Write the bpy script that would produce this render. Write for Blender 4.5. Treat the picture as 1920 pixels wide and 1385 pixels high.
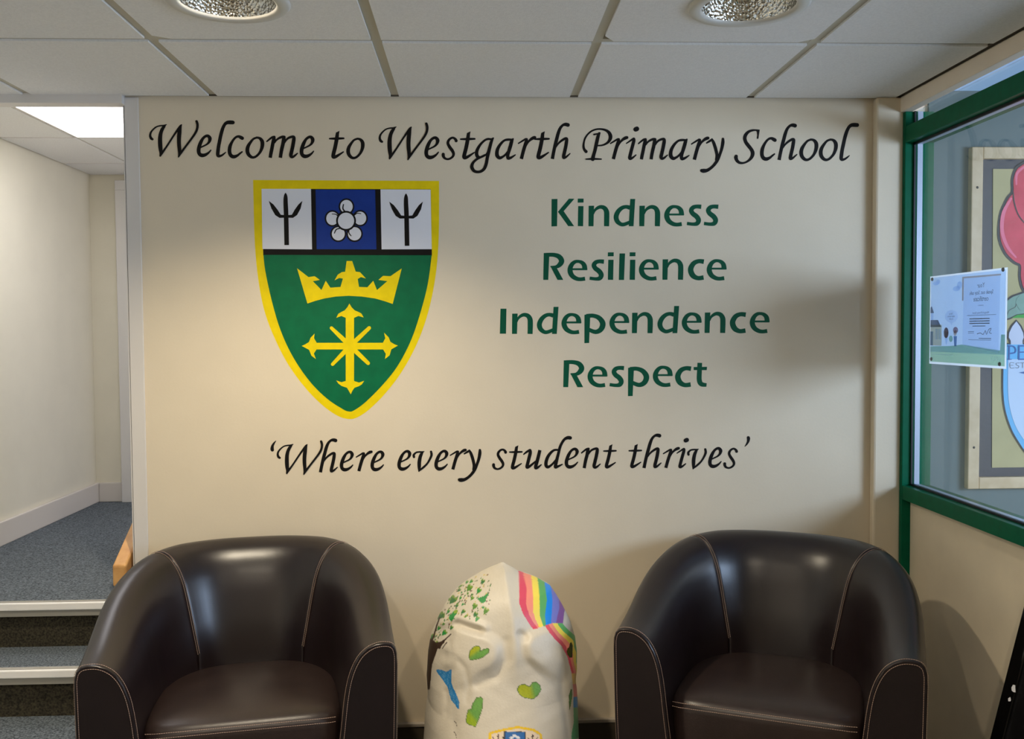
import bpy, bmesh, math, random
import numpy as np
from mathutils import Vector, Matrix
from mathutils.geometry import tessellate_polygon

random.seed(7)
scene = bpy.context.scene
for o in list(bpy.data.objects):
    bpy.data.objects.remove(o, do_unlink=True)

# ================================================================ camera
F_PX, YAW, PITCH, ROLL = 1772.96, 0.0404, 0.0406, -0.0066
CAM = Vector((-0.3441, -3.2249, 1.45))
fw = Vector((math.sin(YAW)*math.cos(PITCH), math.cos(YAW)*math.cos(PITCH), -math.sin(PITCH)))
rt = fw.cross(Vector((0, 0, 1))).normalized()
up = rt.cross(fw)
cr = rt*math.cos(ROLL) + up*math.sin(ROLL)
cu = -rt*math.sin(ROLL) + up*math.cos(ROLL)
cam_data = bpy.data.cameras.new('camera')
cam_data.sensor_fit = 'HORIZONTAL'; cam_data.sensor_width = 36.0
cam_data.lens = F_PX/1920*36.0
cam = bpy.data.objects.new('camera', cam_data)
scene.collection.objects.link(cam)
cam.matrix_world = Matrix(((cr.x, cu.x, -fw.x, CAM.x), (cr.y, cu.y, -fw.y, CAM.y), (cr.z, cu.z, -fw.z, CAM.z), (0, 0, 0, 1)))
scene.camera = cam

# ================================================================ light
scene.view_settings.view_transform = 'Standard'
scene.view_settings.look = 'None'
scene.view_settings.gamma = 1.0
scene.view_settings.use_curve_mapping = False
scene.view_settings.exposure = 0.0
world = bpy.data.worlds.new('world'); scene.world = world
world.use_nodes = True
world.node_tree.nodes['Background'].inputs[0].default_value = (0.93, 0.95, 1.08, 1)
world.node_tree.nodes['Background'].inputs[1].default_value = 1.95

def area(name, loc, target, sx, sy, power, col, spread=180):
    d = bpy.data.lights.new(name, 'AREA'); d.shape = 'RECTANGLE'; d.size = sx; d.size_y = sy
    d.energy = power; d.color = col; d.spread = math.radians(spread)
    o = bpy.data.objects.new(name, d); scene.collection.objects.link(o); o.location = loc
    o.rotation_euler = (Vector(target)-Vector(loc)).to_track_quat('-Z', 'Y').to_euler()
    return o
def spot(name, loc, power, col, ang, blend, rad):
    d = bpy.data.lights.new(name, 'SPOT'); d.energy = power; d.color = col
    d.spot_size = math.radians(ang); d.spot_blend = blend; d.shadow_soft_size = rad
    o = bpy.data.objects.new(name, d); scene.collection.objects.link(o); o.location = loc
    return o
# cool daylight: the sky itself through the open porch on the right plus the high porch window; at left an added warm fill, no real door there
area('porch_daylight', (2.9, -2.1, 1.65), (0.6, -0.6, 0.9), 1.05, 0.7, 62, (0.60, 0.72, 1.0))
area('left_fill_light', (-2.25, -4.0, 1.6), (1, -2, 1.2), 1.6, 1.2, 8, (1.0, 0.84, 0.62))
# recessed downlights: the left one burns bright, the right one is out; two more hang just behind the camera's view
spot('downlight_lamp_left', (-0.92, -0.925, 2.262), 78, (1.0, 0.86, 0.64), 133, 0.72, 0.035)
spot('downlight_lamp_rear_left', (-0.92, -2.719, 2.262), 62, (1.0, 0.86, 0.66), 132, 0.4, 0.035)
spot('downlight_lamp_rear_right', (0.33, -2.719, 2.262), 50, (1.0, 0.86, 0.66), 132, 0.4, 0.035)

# ================================================================ helpers
def lin(c):
    return tuple(((v/255)/12.92 if v/255 <= .04045 else ((v/255+.055)/1.055)**2.4) for v in c)
def mat(name, rgb, rough=.6, metal=0., spec=.5, noise=0., nscale=40., bump=0., bscale=200., rgb2=None, emit=None, estr=0., coat=0.):
    m = bpy.data.materials.new(name); m.use_nodes = True
    nt = m.node_tree; b = nt.nodes['Principled BSDF']
    c = lin(rgb)
    b.inputs['Base Color'].default_value = (*c, 1)
    b.inputs['Roughness'].default_value = rough
    b.inputs['Metallic'].default_value = metal
    b.inputs['Specular IOR Level'].default_value = spec
    b.inputs['Coat Weight'].default_value = coat
    tc = None
    if noise or rgb2 or bump:
        tc = nt.nodes.new('ShaderNodeTexCoord')
    if noise or rgb2:
        n = nt.nodes.new('ShaderNodeTexNoise'); n.inputs['Scale'].default_value = nscale; n.inputs['Detail'].default_value = 5
        nt.links.new(tc.outputs['Object'], n.inputs['Vector'])
        r = nt.nodes.new('ShaderNodeValToRGB')
        r.color_ramp.elements[0].position = .35; r.color_ramp.elements[1].position = .65
        c2 = lin(rgb2) if rgb2 else tuple(min(1, v*(1+noise)) for v in c)
        r.color_ramp.elements[0].color = (*(c if rgb2 else tuple(v*(1-noise) for v in c)), 1)
        r.color_ramp.elements[1].color = (*c2, 1)
        nt.links.new(n.outputs['Fac'], r.inputs['Fac']); nt.links.new(r.outputs['Color'], b.inputs['Base Color'])
    if bump:
        n2 = nt.nodes.new('ShaderNodeTexNoise'); n2.inputs['Scale'].default_value = bscale; n2.inputs['Detail'].default_value = 4
        nt.links.new(tc.outputs['Object'], n2.inputs['Vector'])
        bp = nt.nodes.new('ShaderNodeBump'); bp.inputs['Strength'].default_value = bump; bp.inputs['Distance'].default_value = .002
        nt.links.new(n2.outputs['Fac'], bp.inputs['Height']); nt.links.new(bp.outputs['Normal'], b.inputs['Normal'])
    if emit:
        b.inputs['Emission Color'].default_value = (*lin(emit), 1); b.inputs['Emission Strength'].default_value = estr
    return m
def tag(o, label=None, cat=None, group=None, kind=None):
    if label: o['label'] = label
    if cat: o['category'] = cat
    if group: o['group'] = group
    if kind: o['kind'] = kind
    return o
def link(name, me, m=None, parent=None, smooth=False):
    o = bpy.data.objects.new(name, me); scene.collection.objects.link(o)
    if m is not None and not me.materials: me.materials.append(m)
    if parent: o.parent = parent
    if smooth:
        me.polygons.foreach_set('use_smooth', [True]*len(me.polygons))
    return o
def pyobj(name, vs, fs, m=None, parent=None, smooth=False):
    me = bpy.data.meshes.new(name); me.from_pydata([tuple(v) for v in vs], [], fs); me.update()
    return link(name, me, m, parent, smooth)
def empty(name, loc=(0, 0, 0), rz=0):
    o = bpy.data.objects.new(name, None); scene.collection.objects.link(o)
    o.location = loc; o.rotation_euler = (0, 0, rz); o.empty_display_size = .1
    return o
class MB:
    """collects boxes, tubes and polygons into one mesh"""
    def __init__(s): s.v = []; s.f = []
    def box(s, x0, x1, y0, y1, z0, z1):
        n = len(s.v)
        s.v += [(x, y, z) for z in (z0, z1) for y in (y0, y1) for x in (x0, x1)]
        s.f += [tuple(n+i for i in q) for q in ((0, 2, 3, 1), (4, 5, 7, 6), (0, 1, 5, 4), (2, 6, 7, 3), (0, 4, 6, 2), (1, 3, 7, 5))]
        return s
    def tube(s, pts, r, seg=6, cap=True):
        pts = [Vector(p) for p in pts]; n = len(s.v)
        for i, p in enumerate(pts):
            d = (pts[min(i+1, len(pts)-1)]-pts[max(i-1, 0)]).normalized()
            a = d.cross(Vector((0, 0, 1)) if abs(d.z) < .9 else Vector((1, 0, 0))).normalized(); b = d.cross(a)
            for k in range(seg):
                t = 2*math.pi*k/seg; s.v.append(tuple(p+(a*math.cos(t)+b*math.sin(t))*r))
        for i in range(len(pts)-1):
            for k in range(seg):
                k2 = (k+1) % seg
                s.f.append((n+i*seg+k, n+i*seg+k2, n+(i+1)*seg+k2, n+(i+1)*seg+k))
        if cap:
            s.f.append(tuple(n+k for k in range(seg))[::-1]); s.f.append(tuple(n+(len(pts)-1)*seg+k for k in range(seg)))
        return s
    def obj(s, name, m, parent=None, bevel=0, smooth=False):
        o = pyobj(name, s.v, s.f, m, parent, smooth)
        if bevel:
            b = o.modifiers.new('bevel', 'BEVEL'); b.width = bevel; b.segments = 2; b.limit_method = 'ANGLE'
        return o
def box(name, dims, m, parent=None, bevel=0):
    return MB().box(*dims).obj(name, m, parent, bevel)
def lathe(name, prof, m, parent=None, seg=48, smooth=True, loc=(0, 0, 0)):
    vs = []; fs = []
    for r, z in prof:
        for k in range(seg):
            t = 2*math.pi*k/seg; vs.append((loc[0]+r*math.cos(t), loc[1]+r*math.sin(t), loc[2]+z))
    for i in range(len(prof)-1):
        for k in range(seg):
            k2 = (k+1) % seg; fs.append((i*seg+k, i*seg+k2, (i+1)*seg+k2, (i+1)*seg+k))
    return pyobj(name, vs, fs, m, parent, smooth)

def ray(u, v): return fw + cr*((u-960)/F_PX) - cu*((v-692.5)/F_PX)
def on_wall(u, v, y=0.0):
    """photo pixel -> (x, z) on the plane Y = y"""
    d = ray(u, v); t = (y-CAM.y)/d.y; p = CAM + d*t
    return p.x, p.z

# flat painted shapes: outlines in the plane (a, b); put() maps them to the object
def smooth_path(pts, n=6):
    out = []
    P = [pts[0]] + list(pts) + [pts[-1]]
    for i in range(1, len(P)-2):
        for k in range(n):
            t = k/n
            q = []
            for c in range(len(pts[0])):
                p0, p1, p2, p3 = P[i-1][c], P[i][c], P[i+1][c], P[i+2][c]
                q.append(.5*((2*p1)+(-p0+p2)*t+(2*p0-5*p1+4*p2-p3)*t*t+(-p0+3*p1-3*p2+p3)*t**3))
            out.append(tuple(q))
    out.append(tuple(pts[-1]))
    return out
def stroke_polys(pts, cap='r', n=5):
    P = smooth_path(pts, n); polys = []
    L = []; R = []
    for i, (x, y, w) in enumerate(P):
        a = P[max(i-1, 0)]; b = P[min(i+1, len(P)-1)]
        dx, dy = b[0]-a[0], b[1]-a[1]; l = math.hypot(dx, dy) or 1
        nx, ny = -dy/l, dx/l
        L.append((x+nx*w/2, y+ny*w/2)); R.append((x-nx*w/2, y-ny*w/2))
    for i in range(len(P)-1):
        polys.append([L[i], L[i+1], R[i+1], R[i]])
    # a small disc at every traced point keeps sharp bends full
    for j, (x, y, w) in enumerate(P):
        if cap == 'b' and (j < 3 or j > len(P)-4): continue
        if cap == 'e' and j > len(P)-4: continue
        if cap == 'f' and j < 3: continue
        m = 10 if j not in (0, len(P)-1) else 18
        polys.append([(x+w/2*math.cos(2*math.pi*k/m), y+w/2*math.sin(2*math.pi*k/m)) for k in range(m)])
    return polys
def flat_mesh(name, polys, put, dy=0.0, ax=1):
    # overlapping brush strokes are stacked a hair apart so that no two faces coincide
    vs = []; fs = []
    for k, p in enumerate(polys):
        ar = sum(p[i-1][0]*p[i][1]-p[i][0]*p[i-1][1] for i in range(len(p)))
        if ar < 0: p = p[::-1]
        n = len(vs); vs += [(lambda c: (c[0]+(dy*k if ax == 0 else 0), c[1]+(dy*k if ax == 1 else 0), c[2]))(put(*q[:2])) for q in p]
        if len(p) <= 4: fs.append(tuple(range(n, n+len(p))))
        else:
            for t in tessellate_polygon([[Vector((q[0], q[1], 0)) for q in p]]): fs.append(tuple(n+i for i in t))
    me = bpy.data.meshes.new(name); me.from_pydata(vs, [], fs); me.update()
    return me

# ---------------------------------------------------------------- hand lettering
# every glyph: crop scale, left x, baseline y, then strokes (x, y, width) / polygons, all in the same traced units
BG = {
'W': (13.714, 75, 1085, [
  ('s',[(160,630,50),(125,605,62),(103,540,52),(120,460,42),(180,380,32),(270,310,28),(370,282,28),(440,278,30),(500,264,25),(528,250,12)]),
  ('s',[(500,262,24),(470,300,55),(425,360,75),(385,450,82),(362,560,93),(355,680,100),(358,800,100),(365,900,92),(372,980,72),(352,1062,34)]),
  ('s',[(355,1058,34),(420,960,45),(520,820,38),(620,670,38),(720,520,38),(820,380,48),(885,290,42),(918,258,20)]),
  ('s',[(910,268,24),(885,340,60),(862,450,92),(848,560,95),(842,680,92),(845,800,90),(852,900,82),(848,1000,58),(822,1092,18)]),
  ('s',[(826,1088,20),(890,980,48),(980,860,42),(1080,730,42),(1180,600,44),(1270,470,50),(1315,370,52),(1330,270,55),(1318,200,56),(1306,168,54)])]),
'e': (13.714, 1295, 1095, [
  ('s',[(1652,918,22),(1590,985,45),(1500,1040,72),(1415,1050,90),(1355,1010,85),(1338,930,88),(1355,830,88),(1400,710,80),(1460,610,60),(1530,556,60),(1590,553,70),(1630,600,85),(1632,650,78),(1605,715,55),(1550,768,38),(1470,810,32),(1390,848,28)])]),
'l': (13.714, 145, 1095, [
  ('s',[(590,198,88),(520,195,92),(450,200,82),(392,235,72),(345,310,74),(310,400,80),(270,540,82),(240,680,82),(210,820,82),(190,960,84),(187,1040,78),(215,1068,58),(280,1050,45),(340,1010,32),(395,965,12)])]),
'c': (13.714, 455, 1095, [
  ('s',[(830,595,82),(795,575,82),(740,550,60),(680,562,50),(620,612,50),(560,700,60),(515,800,80),(497,900,85),(505,990,85),(550,1055,85),(620,1070,80),(700,1038,55),(760,990,42),(820,945,28)])]),
'o': (13.714, 908, 1095, [
  ('s',[(1200,572,45),(1110,608,46),(1030,700,62),(970,800,82),(950,900,90),(970,990,85),(1030,1060,72),(1100,1082,56),(1180,1050,52),(1260,970,56),(1310,880,70),(1338,780,86),(1338,680,88),(1300,612,72),(1250,580,52),(1195,572,45)])]),
'm': (9.6, 10, 775, [
  ('s',[(12,480,20),(60,440,28),(110,405,32),(148,398,36)]),
  ('s',[(145,398,42),(138,440,60),(120,510,58),(100,610,58),(80,700,58),(66,775,54)],'b'),
  ('s',[(150,500,25),(180,460,28),(225,425,34),(285,400,42),(325,402,48)]),
  ('s',[(325,398,46),(315,450,60),(300,530,58),(280,610,58),(262,700,55),(250,775,54)],'b'),
  ('s',[(330,500,25),(360,455,30),(400,420,34),(460,398,40),(498,402,46),(498,450,58),(478,560,58),(455,660,58),(440,730,58),(458,762,42),(500,745,34),(560,695,14)])]),
'n': (9.6, 195, 775, [
  ('s',[(197,480,20),(245,440,28),(295,405,32),(333,398,36)]),
  ('s',[(325,398,46),(315,450,60),(300,530,58),(280,610,58),(262,700,55),(250,775,54)],'b'),
  ('s',[(330,500,25),(360,455,30),(400,420,34),(460,398,40),(498,402,46),(498,450,58),(478,560,58),(455,660,58),(440,730,58),(458,762,42),(500,745,34),(560,695,14)])]),
't': (9.6, 1135, 783, [
  ('p',[(1252,320),(1320,288),(1300,400),(1284,400),(1240,400)]),
  ('s',[(1277,360,56),(1262,460,62),(1232,600,62),(1205,700,62),(1200,755,60),(1240,755,50),(1310,715,34),(1383,667,16)]),
  ('s',[(1140,430,22),(1270,428,38),(1392,424,26)])]),
'g': (13.714, 1255, 1005, [
  ('s',[(1855,470,30),(1800,495,40),(1720,492,48),(1640,522,46),(1540,610,52),(1470,710,66),(1428,810,78),(1428,900,82),(1470,958,76),(1550,952,36),(1620,920,32),(1680,870,34),(1740,760,30)]),
  ('s',[(1855,468,28),(1805,560,66),(1765,700,74),(1728,840,80),(1695,980,76),(1670,1120,74),(1622,1240,70),(1545,1310,64),(1450,1332,60),(1362,1310,70),(1308,1240,78),(1300,1170,74),(1340,1085,58),(1430,1005,52),(1530,955,48),(1640,900,40)])]),
'a': (10.667, 305, 785, [
  ('s',[(650,395,28),(560,395,40),(490,412,36),(420,475,46),(362,565,58),(340,645,66),(345,712,70),(390,757,58),(450,737,40),(510,692,34),(565,620,26)]),
  ('s',[(665,382,24),(640,420,58),(612,520,64),(580,620,60),(557,700,60),(562,762,56),(605,758,46),(650,735,34),(708,697,14)])]),
'r': (13.714, 880, 1005, [
  ('s',[(888,608,24),(980,552,35),(1070,500,42),(1105,500,44)]),
  ('s',[(1105,500,50),(1088,570,80),(1058,660,80),(1020,780,80),(987,900,78),(960,1005,78)],'b'),
  ('s',[(1080,680,28),(1110,620,34),(1150,562,42),(1210,505,60),(1270,470,74),(1310,458,66)])]),
'i': (13.714, 1290, 1022, [
  ('s',[(1298,604,22),(1390,542,34),(1470,490,44),(1495,490,52),(1490,540,74),(1460,650,78),(1425,780,78),(1395,900,78),(1380,975,74),(1412,990,58),(1480,950,40),(1543,897,20)]),
  ('s',[(1535,250,108),(1568,236,108)])]),
'P': (13.714, 165, 1020, [
  ('s',[(260,812,72),(215,760,60),(195,680,50),(205,580,40),(240,470,38),(310,370,35),(410,290,34),(530,248,34),(650,244,38),(760,268,52),(840,320,72),(885,400,86),(885,480,82),(840,560,60),(760,620,44),(660,655,34),(545,662,28)]),
  ('s',[(600,350,54),(570,430,76),(530,600,80),(490,780,78),(455,900,78),(430,1005,90)]),
  ('s',[(465,380,34),(540,366,28),(622,342,20)]),
  ('s',[(258,1006,24),(440,1000,42),(648,1006,26)])]),
'y': (10.667, 1430, 790, [
  ('s',[(1440,463,22),(1490,432,36),(1540,402,40)]),
  ('s',[(1545,392,34),(1580,460,54),(1620,580,57),(1645,700,55),(1640,790,60)]),
  ('s',[(1765,385,44),(1764,450,60),(1745,560,54),(1710,670,50),(1660,790,56),(1600,880,52),(1530,950,50),(1450,1000,58),(1380,1010,74),(1342,1005,60)])]),
'S': (13.714, 85, 1120, [
  ('s',[(700,278,36),(640,274,34),(560,278,44),(465,310,60),(392,380,76),(360,470,82),(385,570,80),(450,660,84),(530,760,82),(565,850,90),(540,950,76),(460,1040,50),(350,1095,40),(240,1097,56),(165,1045,72),(135,970,82),(140,935,78)]),
  ('p',[(640,285),(660,262),(744,260),(722,400),(712,480),(690,496),(668,480),(680,400),(672,320)])]),
'h': (13.714, 1210, 1027, [
  ('s',[(1650,163,88),(1590,150,78),(1520,168,56),(1450,245,64),(1400,370,78),(1365,500,80),(1325,650,80),(1290,800,76),(1265,920,76),(1245,1027,78)],'e'),
  ('s',[(1340,720,28),(1400,635,38),(1480,565,48),(1570,512,56),(1618,515,62),(1612,590,78),(1590,720,78),(1560,850,78),(1535,960,76),(1542,1000,56),(1600,975,44),(1700,890,18)])]),
's': (13.714, 530, 1020, [
  ('s',[(900,535,72),(880,495,60),(820,458,46),(750,482,50),(700,542,60),(690,610,66),(735,700,72),(800,790,72),(832,870,62),(808,940,50),(740,990,46),(670,1005,44),(600,978,55),(568,925,68),(566,882,72)])]),
'v': (10.667, 410, 785, [
  ('s',[(440,492,42),(436,450,40),(480,405,28),(540,392,26),(600,392,25),(640,383,10)]),
  ('s',[(612,398,30),(585,440,54),(562,500,62),(546,600,66),(545,700,58),(538,782,16)]),
  ('s',[(540,772,22),(620,708,34),(700,630,30),(760,530,36),(790,450,42),(780,385,38)])]),
'u': (10.667, 755, 840, [
  ('s',[(765,545,18),(820,500,34),(880,465,42),(895,470,48),(895,520,60),(872,620,60),(848,720,60),(832,800,58),(870,795,46),(930,750,38),(1000,690,28)]),
  ('s',[(1088,460,56),(1060,580,60),(1030,700,60),(1005,790,60),(1012,822,46),(1060,800,36),(1118,752,14)],'f')]),
'd': (10.667, 1185, 833, [
  ('s',[(1460,460,30),(1380,462,36),(1310,512,46),(1250,595,56),(1216,695,60),(1216,770,60),(1250,800,54),(1310,770,38),(1380,700,34),(1430,630,28)]),
  ('s',[(1692,217,64),(1640,215,60),(1580,245,46),(1530,315,45),(1490,405,48),(1462,520,50),(1432,640,55),(1410,740,60),(1402,802,52),(1445,792,42),(1538,748,18)])]),
'q': (13.714, 95, 495, [
  ('s',[(236,224,10),(190,280,36),(152,350,58),(140,420,78),(145,455,78)])]),
}
GG = {
'K': (10.667, 150, 684, [('p',[(154,146),(272,143),(262,684),(150,688)]),('p',[(500,138),(610,140),(395,385),(603,682),(485,682),(280,398)])]),
'i': (10.667, 678, 684, [('p',[(686,285),(792,285),(784,684),(678,682)]),('p',[(678,138),(795,138),(793,215),(676,218)])]),
'n': (10.667, 890, 684, [('p',[(893,280),(1003,278),(998,400),(990,684),(890,684)]),('s',[(985,440,34),(1010,380,44),(1060,330,58),(1130,302,70),(1205,322,85),(1248,385,98),(1256,470,102),(1252,684,98)],'b')]),
'd': (10.667, 1390, 684, [('s',[(1720,318,84),(1640,300,70),(1560,322,76),(1485,390,88),(1443,490,96),(1463,580,92),(1530,640,76),(1600,648,70),(1715,605,64)],'b'),('p',[(1726,145),(1824,145),(1790,684),(1695,684)])]),
'e': (10.667, 705, 676, [('s',[(1052,636,76),(960,648,72),(880,635,80),(800,585,92),(757,510,100),(755,430,96),(790,352,82),(850,303,68),(920,294,58),(990,318,74),(1036,375,92),(1048,465,100)],'b'),('p',[(780,430),(1060,430),(1094,468),(780,468)])]),
's': (10.667, 1150, 672, [('s',[(1435,300,84),(1340,294,74),(1270,315,82),(1235,370,90),(1265,432,92),(1340,490,96),(1382,560,96),(1355,625,86),(1280,642,66),(1150,628,62)],'b')]),
'R': (10.667, 145, 690, [('p',[(155,155),(268,155),(245,690),(145,690)]),('s',[(200,192,76),(350,192,78),(460,228,96),(512,310,104),(475,385,92),(400,430,60),(290,425,24)],'b'),('p',[(285,410),(418,458),(545,690),(430,690)])]),
'l': (10.667, 1655, 684, [('p',[(1668,160),(1780,160),(1760,685),(1655,685)])]),
'I': (3.378, 58, 930, [('p',[(62,772),(100,772),(97,930),(58,930)])]),
'c': (6.4, 1445, 385, [('s',[(1634,168,54),(1570,162,48),(1510,190,56),(1476,258,64),(1500,328,64),(1560,362,50),(1632,355,52)],'b')]),
't': (6.4, 1665, 385, [('s',[(1738,98,55),(1735,200,56),(1734,300,58),(1758,350,54),(1822,362,40)],'b'),('p',[(1665,148),(1826,145),(1822,185),(1665,185)])]),
'p': (6.4, 875, 385, [('p',[(878,155),(948,150),(935,492),(878,494)]),('s',[(900,172,50),(980,166,46),(1055,195,56),(1098,260,66),(1075,330,60),(1010,360,50),(925,330,44)],'b')]),
}
# (glyph, left px, baseline px, size)
TITLE = [('W',280.5,294,1),('e',369.6,294.4,1),('l',405.5,294.8,1),('c',427.6,295.5,1),('o',461,296,1),('m',500.8,295.8,1),('e',562.5,296.2,.99),('t',618.2,296.8,1),('o',650,297.2,.97),
 ('W',710.5,299,1),('e',796.2,298.3,1),('s',828.6,299.4,1),('t',863.6,298,1),('g',881.5,298.3,1),('a',928.6,298.6,1),('r',971.7,298,1),('t',1002.7,298,1),('h',1033.1,298,1),
 ('P',1092,299.4,1),('r',1144.2,298.3,1),('i',1174,299.7,1),('m',1197,298.8,.95),('a',1254.2,299.7,1),('r',1296,299.4,1),('y',1324,299.2,1),
 ('S',1376.2,306.9,1),('c',1425.4,299.9,1),('h',1458.2,299.9,1),('o',1499,300.6,1),('o',1535.6,300.6,1),('l',1574.2,301.4,1)]
MOTTO = [('q',507,846,1),('W',519,888.5,.93),('h',598.4,885.2,.96),('e',637.5,883.2,.92),('r',667.5,883,.92),('e',695,883,.92),
 ('e',745.3,882,.92),('v',773.4,883.6,1),('e',814.7,881.7,.92),('r',843.7,879.8,.92),('y',869.5,879.8,.96),
 ('s',923,880,.92),('t',955,879.2,.87),('u',980.8,879,1),('d',1021,878.2,1),('e',1059,878,.92),('n',1090,877.4,.93),('t',1131.3,877.3,.87),
 ('t',1178.8,876.8,.87),('h',1205,877.2,.96),('r',1243,876.9,.92),('i',1268.5,877.4,.92),('v',1287.8,878.9,.98),('e',1327.9,877,.92),('s',1356.3,878,.9),('Q',1395.5,838,.95)]
GREEN = {
'Kindness': [('K',1034,424),('i',1083.4,424),('n',1103.4,424),('d',1150.3,424),('n',1198.6,424),('e',1245.8,423.6),('s',1288,423),('s',1320,423)],
'Resilience': [('R',1018.6,524.6),('e',1064.5,526),('s',1105.6,525.6),('i',1139.7,524.6),('l',1160.2,524.6),('i',1180.5,524.6),('e',1198.3,525),('n',1242,524.4),('c',1290,524.8),('e',1325.4,525)],
'Independence': [('I',937.2,625.4),('n',960,625.8),('d',1006.4,625.8),('e',1053.2,625.6),('p',1095.3,626),('e',1143,625),('n',1184.8,624.4),('d',1232.3,624.4),('e',1278.6,624.6),('n',1321,624),('c',1368.5,624.2),('e',1406,624)],
'Respect': [('R',1056,725.6),('e',1102,725.2),('s',1143,725),('p',1177,725.4),('e',1224.3,724.4),('c',1265.8,725.2),('t',1300.2,725.2)],
}

PANEL = 7.6
# ================================================================ materials
M = dict(
 wall=mat('painted_wall', (229, 214, 188), .55, noise=.015, nscale=6, bump=.12, bscale=120),
 corridor=mat('corridor_paint', (236, 231, 214), .6, noise=.02, nscale=5, bump=.1, bscale=100),
 trim=mat('white_gloss_paint', (222, 216, 210), .4),
 tile=mat('mineral_fibre_tile', (240, 239, 238), .9, noise=.035, nscale=160, bump=.35, bscale=350),
 bar=mat('ceiling_grid_metal', (196, 190, 172), .45, spec=.4),
 plenum=mat('dark_void', (40, 38, 34), .9),
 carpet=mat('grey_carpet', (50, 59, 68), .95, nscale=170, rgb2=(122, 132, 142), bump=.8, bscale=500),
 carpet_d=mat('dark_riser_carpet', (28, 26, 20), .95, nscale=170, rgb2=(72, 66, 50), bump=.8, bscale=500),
 lobby=mat('lobby_carpet', (70, 68, 64), .95, nscale=200, rgb2=(98, 95, 90), bump=.6, bscale=400),
 alu=mat('aluminium_nosing', (250, 250, 252), .4),
 alud=mat('nosing_lip', (150, 148, 142), .5),
 green=mat('green_frame_paint', (0, 98, 68), .35, spec=.12, noise=.06, nscale=30),
 gasket=mat('black_gasket', (12, 14, 18), .5),
 spacer=mat('glazing_spacer', (190, 196, 214), .4, metal=.2),
 panel=mat('cream_panel', (236, 222, 196), .5, noise=.03, nscale=8),
 boxing=mat('cream_boxing', (246, 232, 214), .55, noise=.02, nscale=9),
 slate=mat('slate_wall_paint', (98, 114, 114), .7, noise=.03, nscale=7),
 pale_blue=mat('pale_blue_upper_wall', (150, 178, 202), .7),
 skirt=mat('dark_skirting', (74, 66, 54), .5),
 skirt_cap=mat('skirting_cap', (170, 160, 146), .5),
 black=mat('black_lettering_paint', (18, 15, 14), .5, spec=.2),
 pgreen=mat('green_lettering_paint', (0, 92, 60), .5, spec=.2, rgb2=(0, 76, 56), nscale=14),
 yellow=mat('yellow_paint', (242, 214, 0), .45, spec=.25, noise=.05, nscale=25),
 sgreen=mat('shield_green_paint', (0, 106, 66), .45, spec=.25, noise=.08, nscale=20),
 blue=mat('shield_blue_paint', (16, 54, 140), .45, spec=.25, noise=.06, nscale=25),
 white=mat('white_paint', (232, 232, 238), .45),
 leather=mat('dark_brown_leather', (27, 18, 20), .32, spec=.62, noise=.10, nscale=12, bump=.10, bscale=420),
 leather_seat=mat('worn_brown_leather', (44, 33, 31), .36, spec=.5, noise=.12, nscale=14, bump=.14, bscale=300),
 stitch=mat('beige_thread', (176, 148, 132), .7),
 foot=mat('dark_wood_foot', (30, 22, 18), .4),
 oak=mat('oak_rail', (222, 172, 108), .4, nscale=18, rgb2=(200, 145, 84)),
 pine=mat('pine_frame', (214, 190, 152), .5, nscale=22, rgb2=(198, 172, 132)),
 backing=mat('black_crepe_backing', (56, 54, 60), .55, bump=.5, bscale=40),
 kraft=mat('olive_gold_paper', (184, 172, 124), .7, noise=.05, nscale=9),
 poppy=mat('red_poppy_paint', (222, 62, 84), .6, nscale=14, rgb2=(200, 44, 66)),
 poppy_hi=mat('pink_poppy_wash', (236, 112, 140), .6),
 inkline=mat('black_outline', (44, 42, 46), .6),
 leafp=mat('grey_green_wash', (134, 168, 152), .7, noise=.1, nscale=20),
 grassp=mat('bright_green_paper', (70, 170, 74), .7),
 silver=mat('silver_card', (176, 184, 204), .4),
 sky_card=mat('sky_blue_card', (96, 182, 232), .6),
 pale_card=mat('pale_blue_card', (196, 216, 240), .7),
 deepblue=mat('blue_ink', (34, 92, 162), .6),
 pencil=mat('pencil_grey', (120, 128, 140), .7),
 gloss_black=mat('gloss_black', (8, 8, 9), .12, spec=.6),
 rim=mat('downlight_rim', (214, 212, 206), .35),
 door=mat('white_door', (226, 224, 222), .4),
)
def glass_mat():
    m = bpy.data.materials.new('window_glass'); m.use_nodes = True; nt = m.node_tree
    nt.nodes.remove(nt.nodes['Principled BSDF']); out = nt.nodes['Material Output']
    t = nt.nodes.new('ShaderNodeBsdfTransparent'); t.inputs[0].default_value = (.90, .96, .97, 1)
    g = nt.nodes.new('ShaderNodeBsdfGlossy'); g.inputs['Roughness'].default_value = .0
    fr = nt.nodes.new('ShaderNodeFresnel')
    # the node inverts the index on back faces; hand it the inverse there so both faces of the thin pane reflect alike
    ge = nt.nodes.new('ShaderNodeNewGeometry'); mr = nt.nodes.new('ShaderNodeMapRange')
    mr.inputs['To Min'].default_value = 1.5; mr.inputs['To Max'].default_value = 1/1.5
    nt.links.new(ge.outputs['Backfacing'], mr.inputs['Value']); nt.links.new(mr.outputs['Result'], fr.inputs['IOR'])
    mx = nt.nodes.new('ShaderNodeMixShader')
    nt.links.new(fr.outputs[0], mx.inputs[0]); nt.links.new(t.outputs[0], mx.inputs[1]); nt.links.new(g.outputs[0], mx.inputs[2])
    nt.links.new(mx.outputs[0], out.inputs[0]); return m
M['glass'] = glass_mat()
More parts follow.
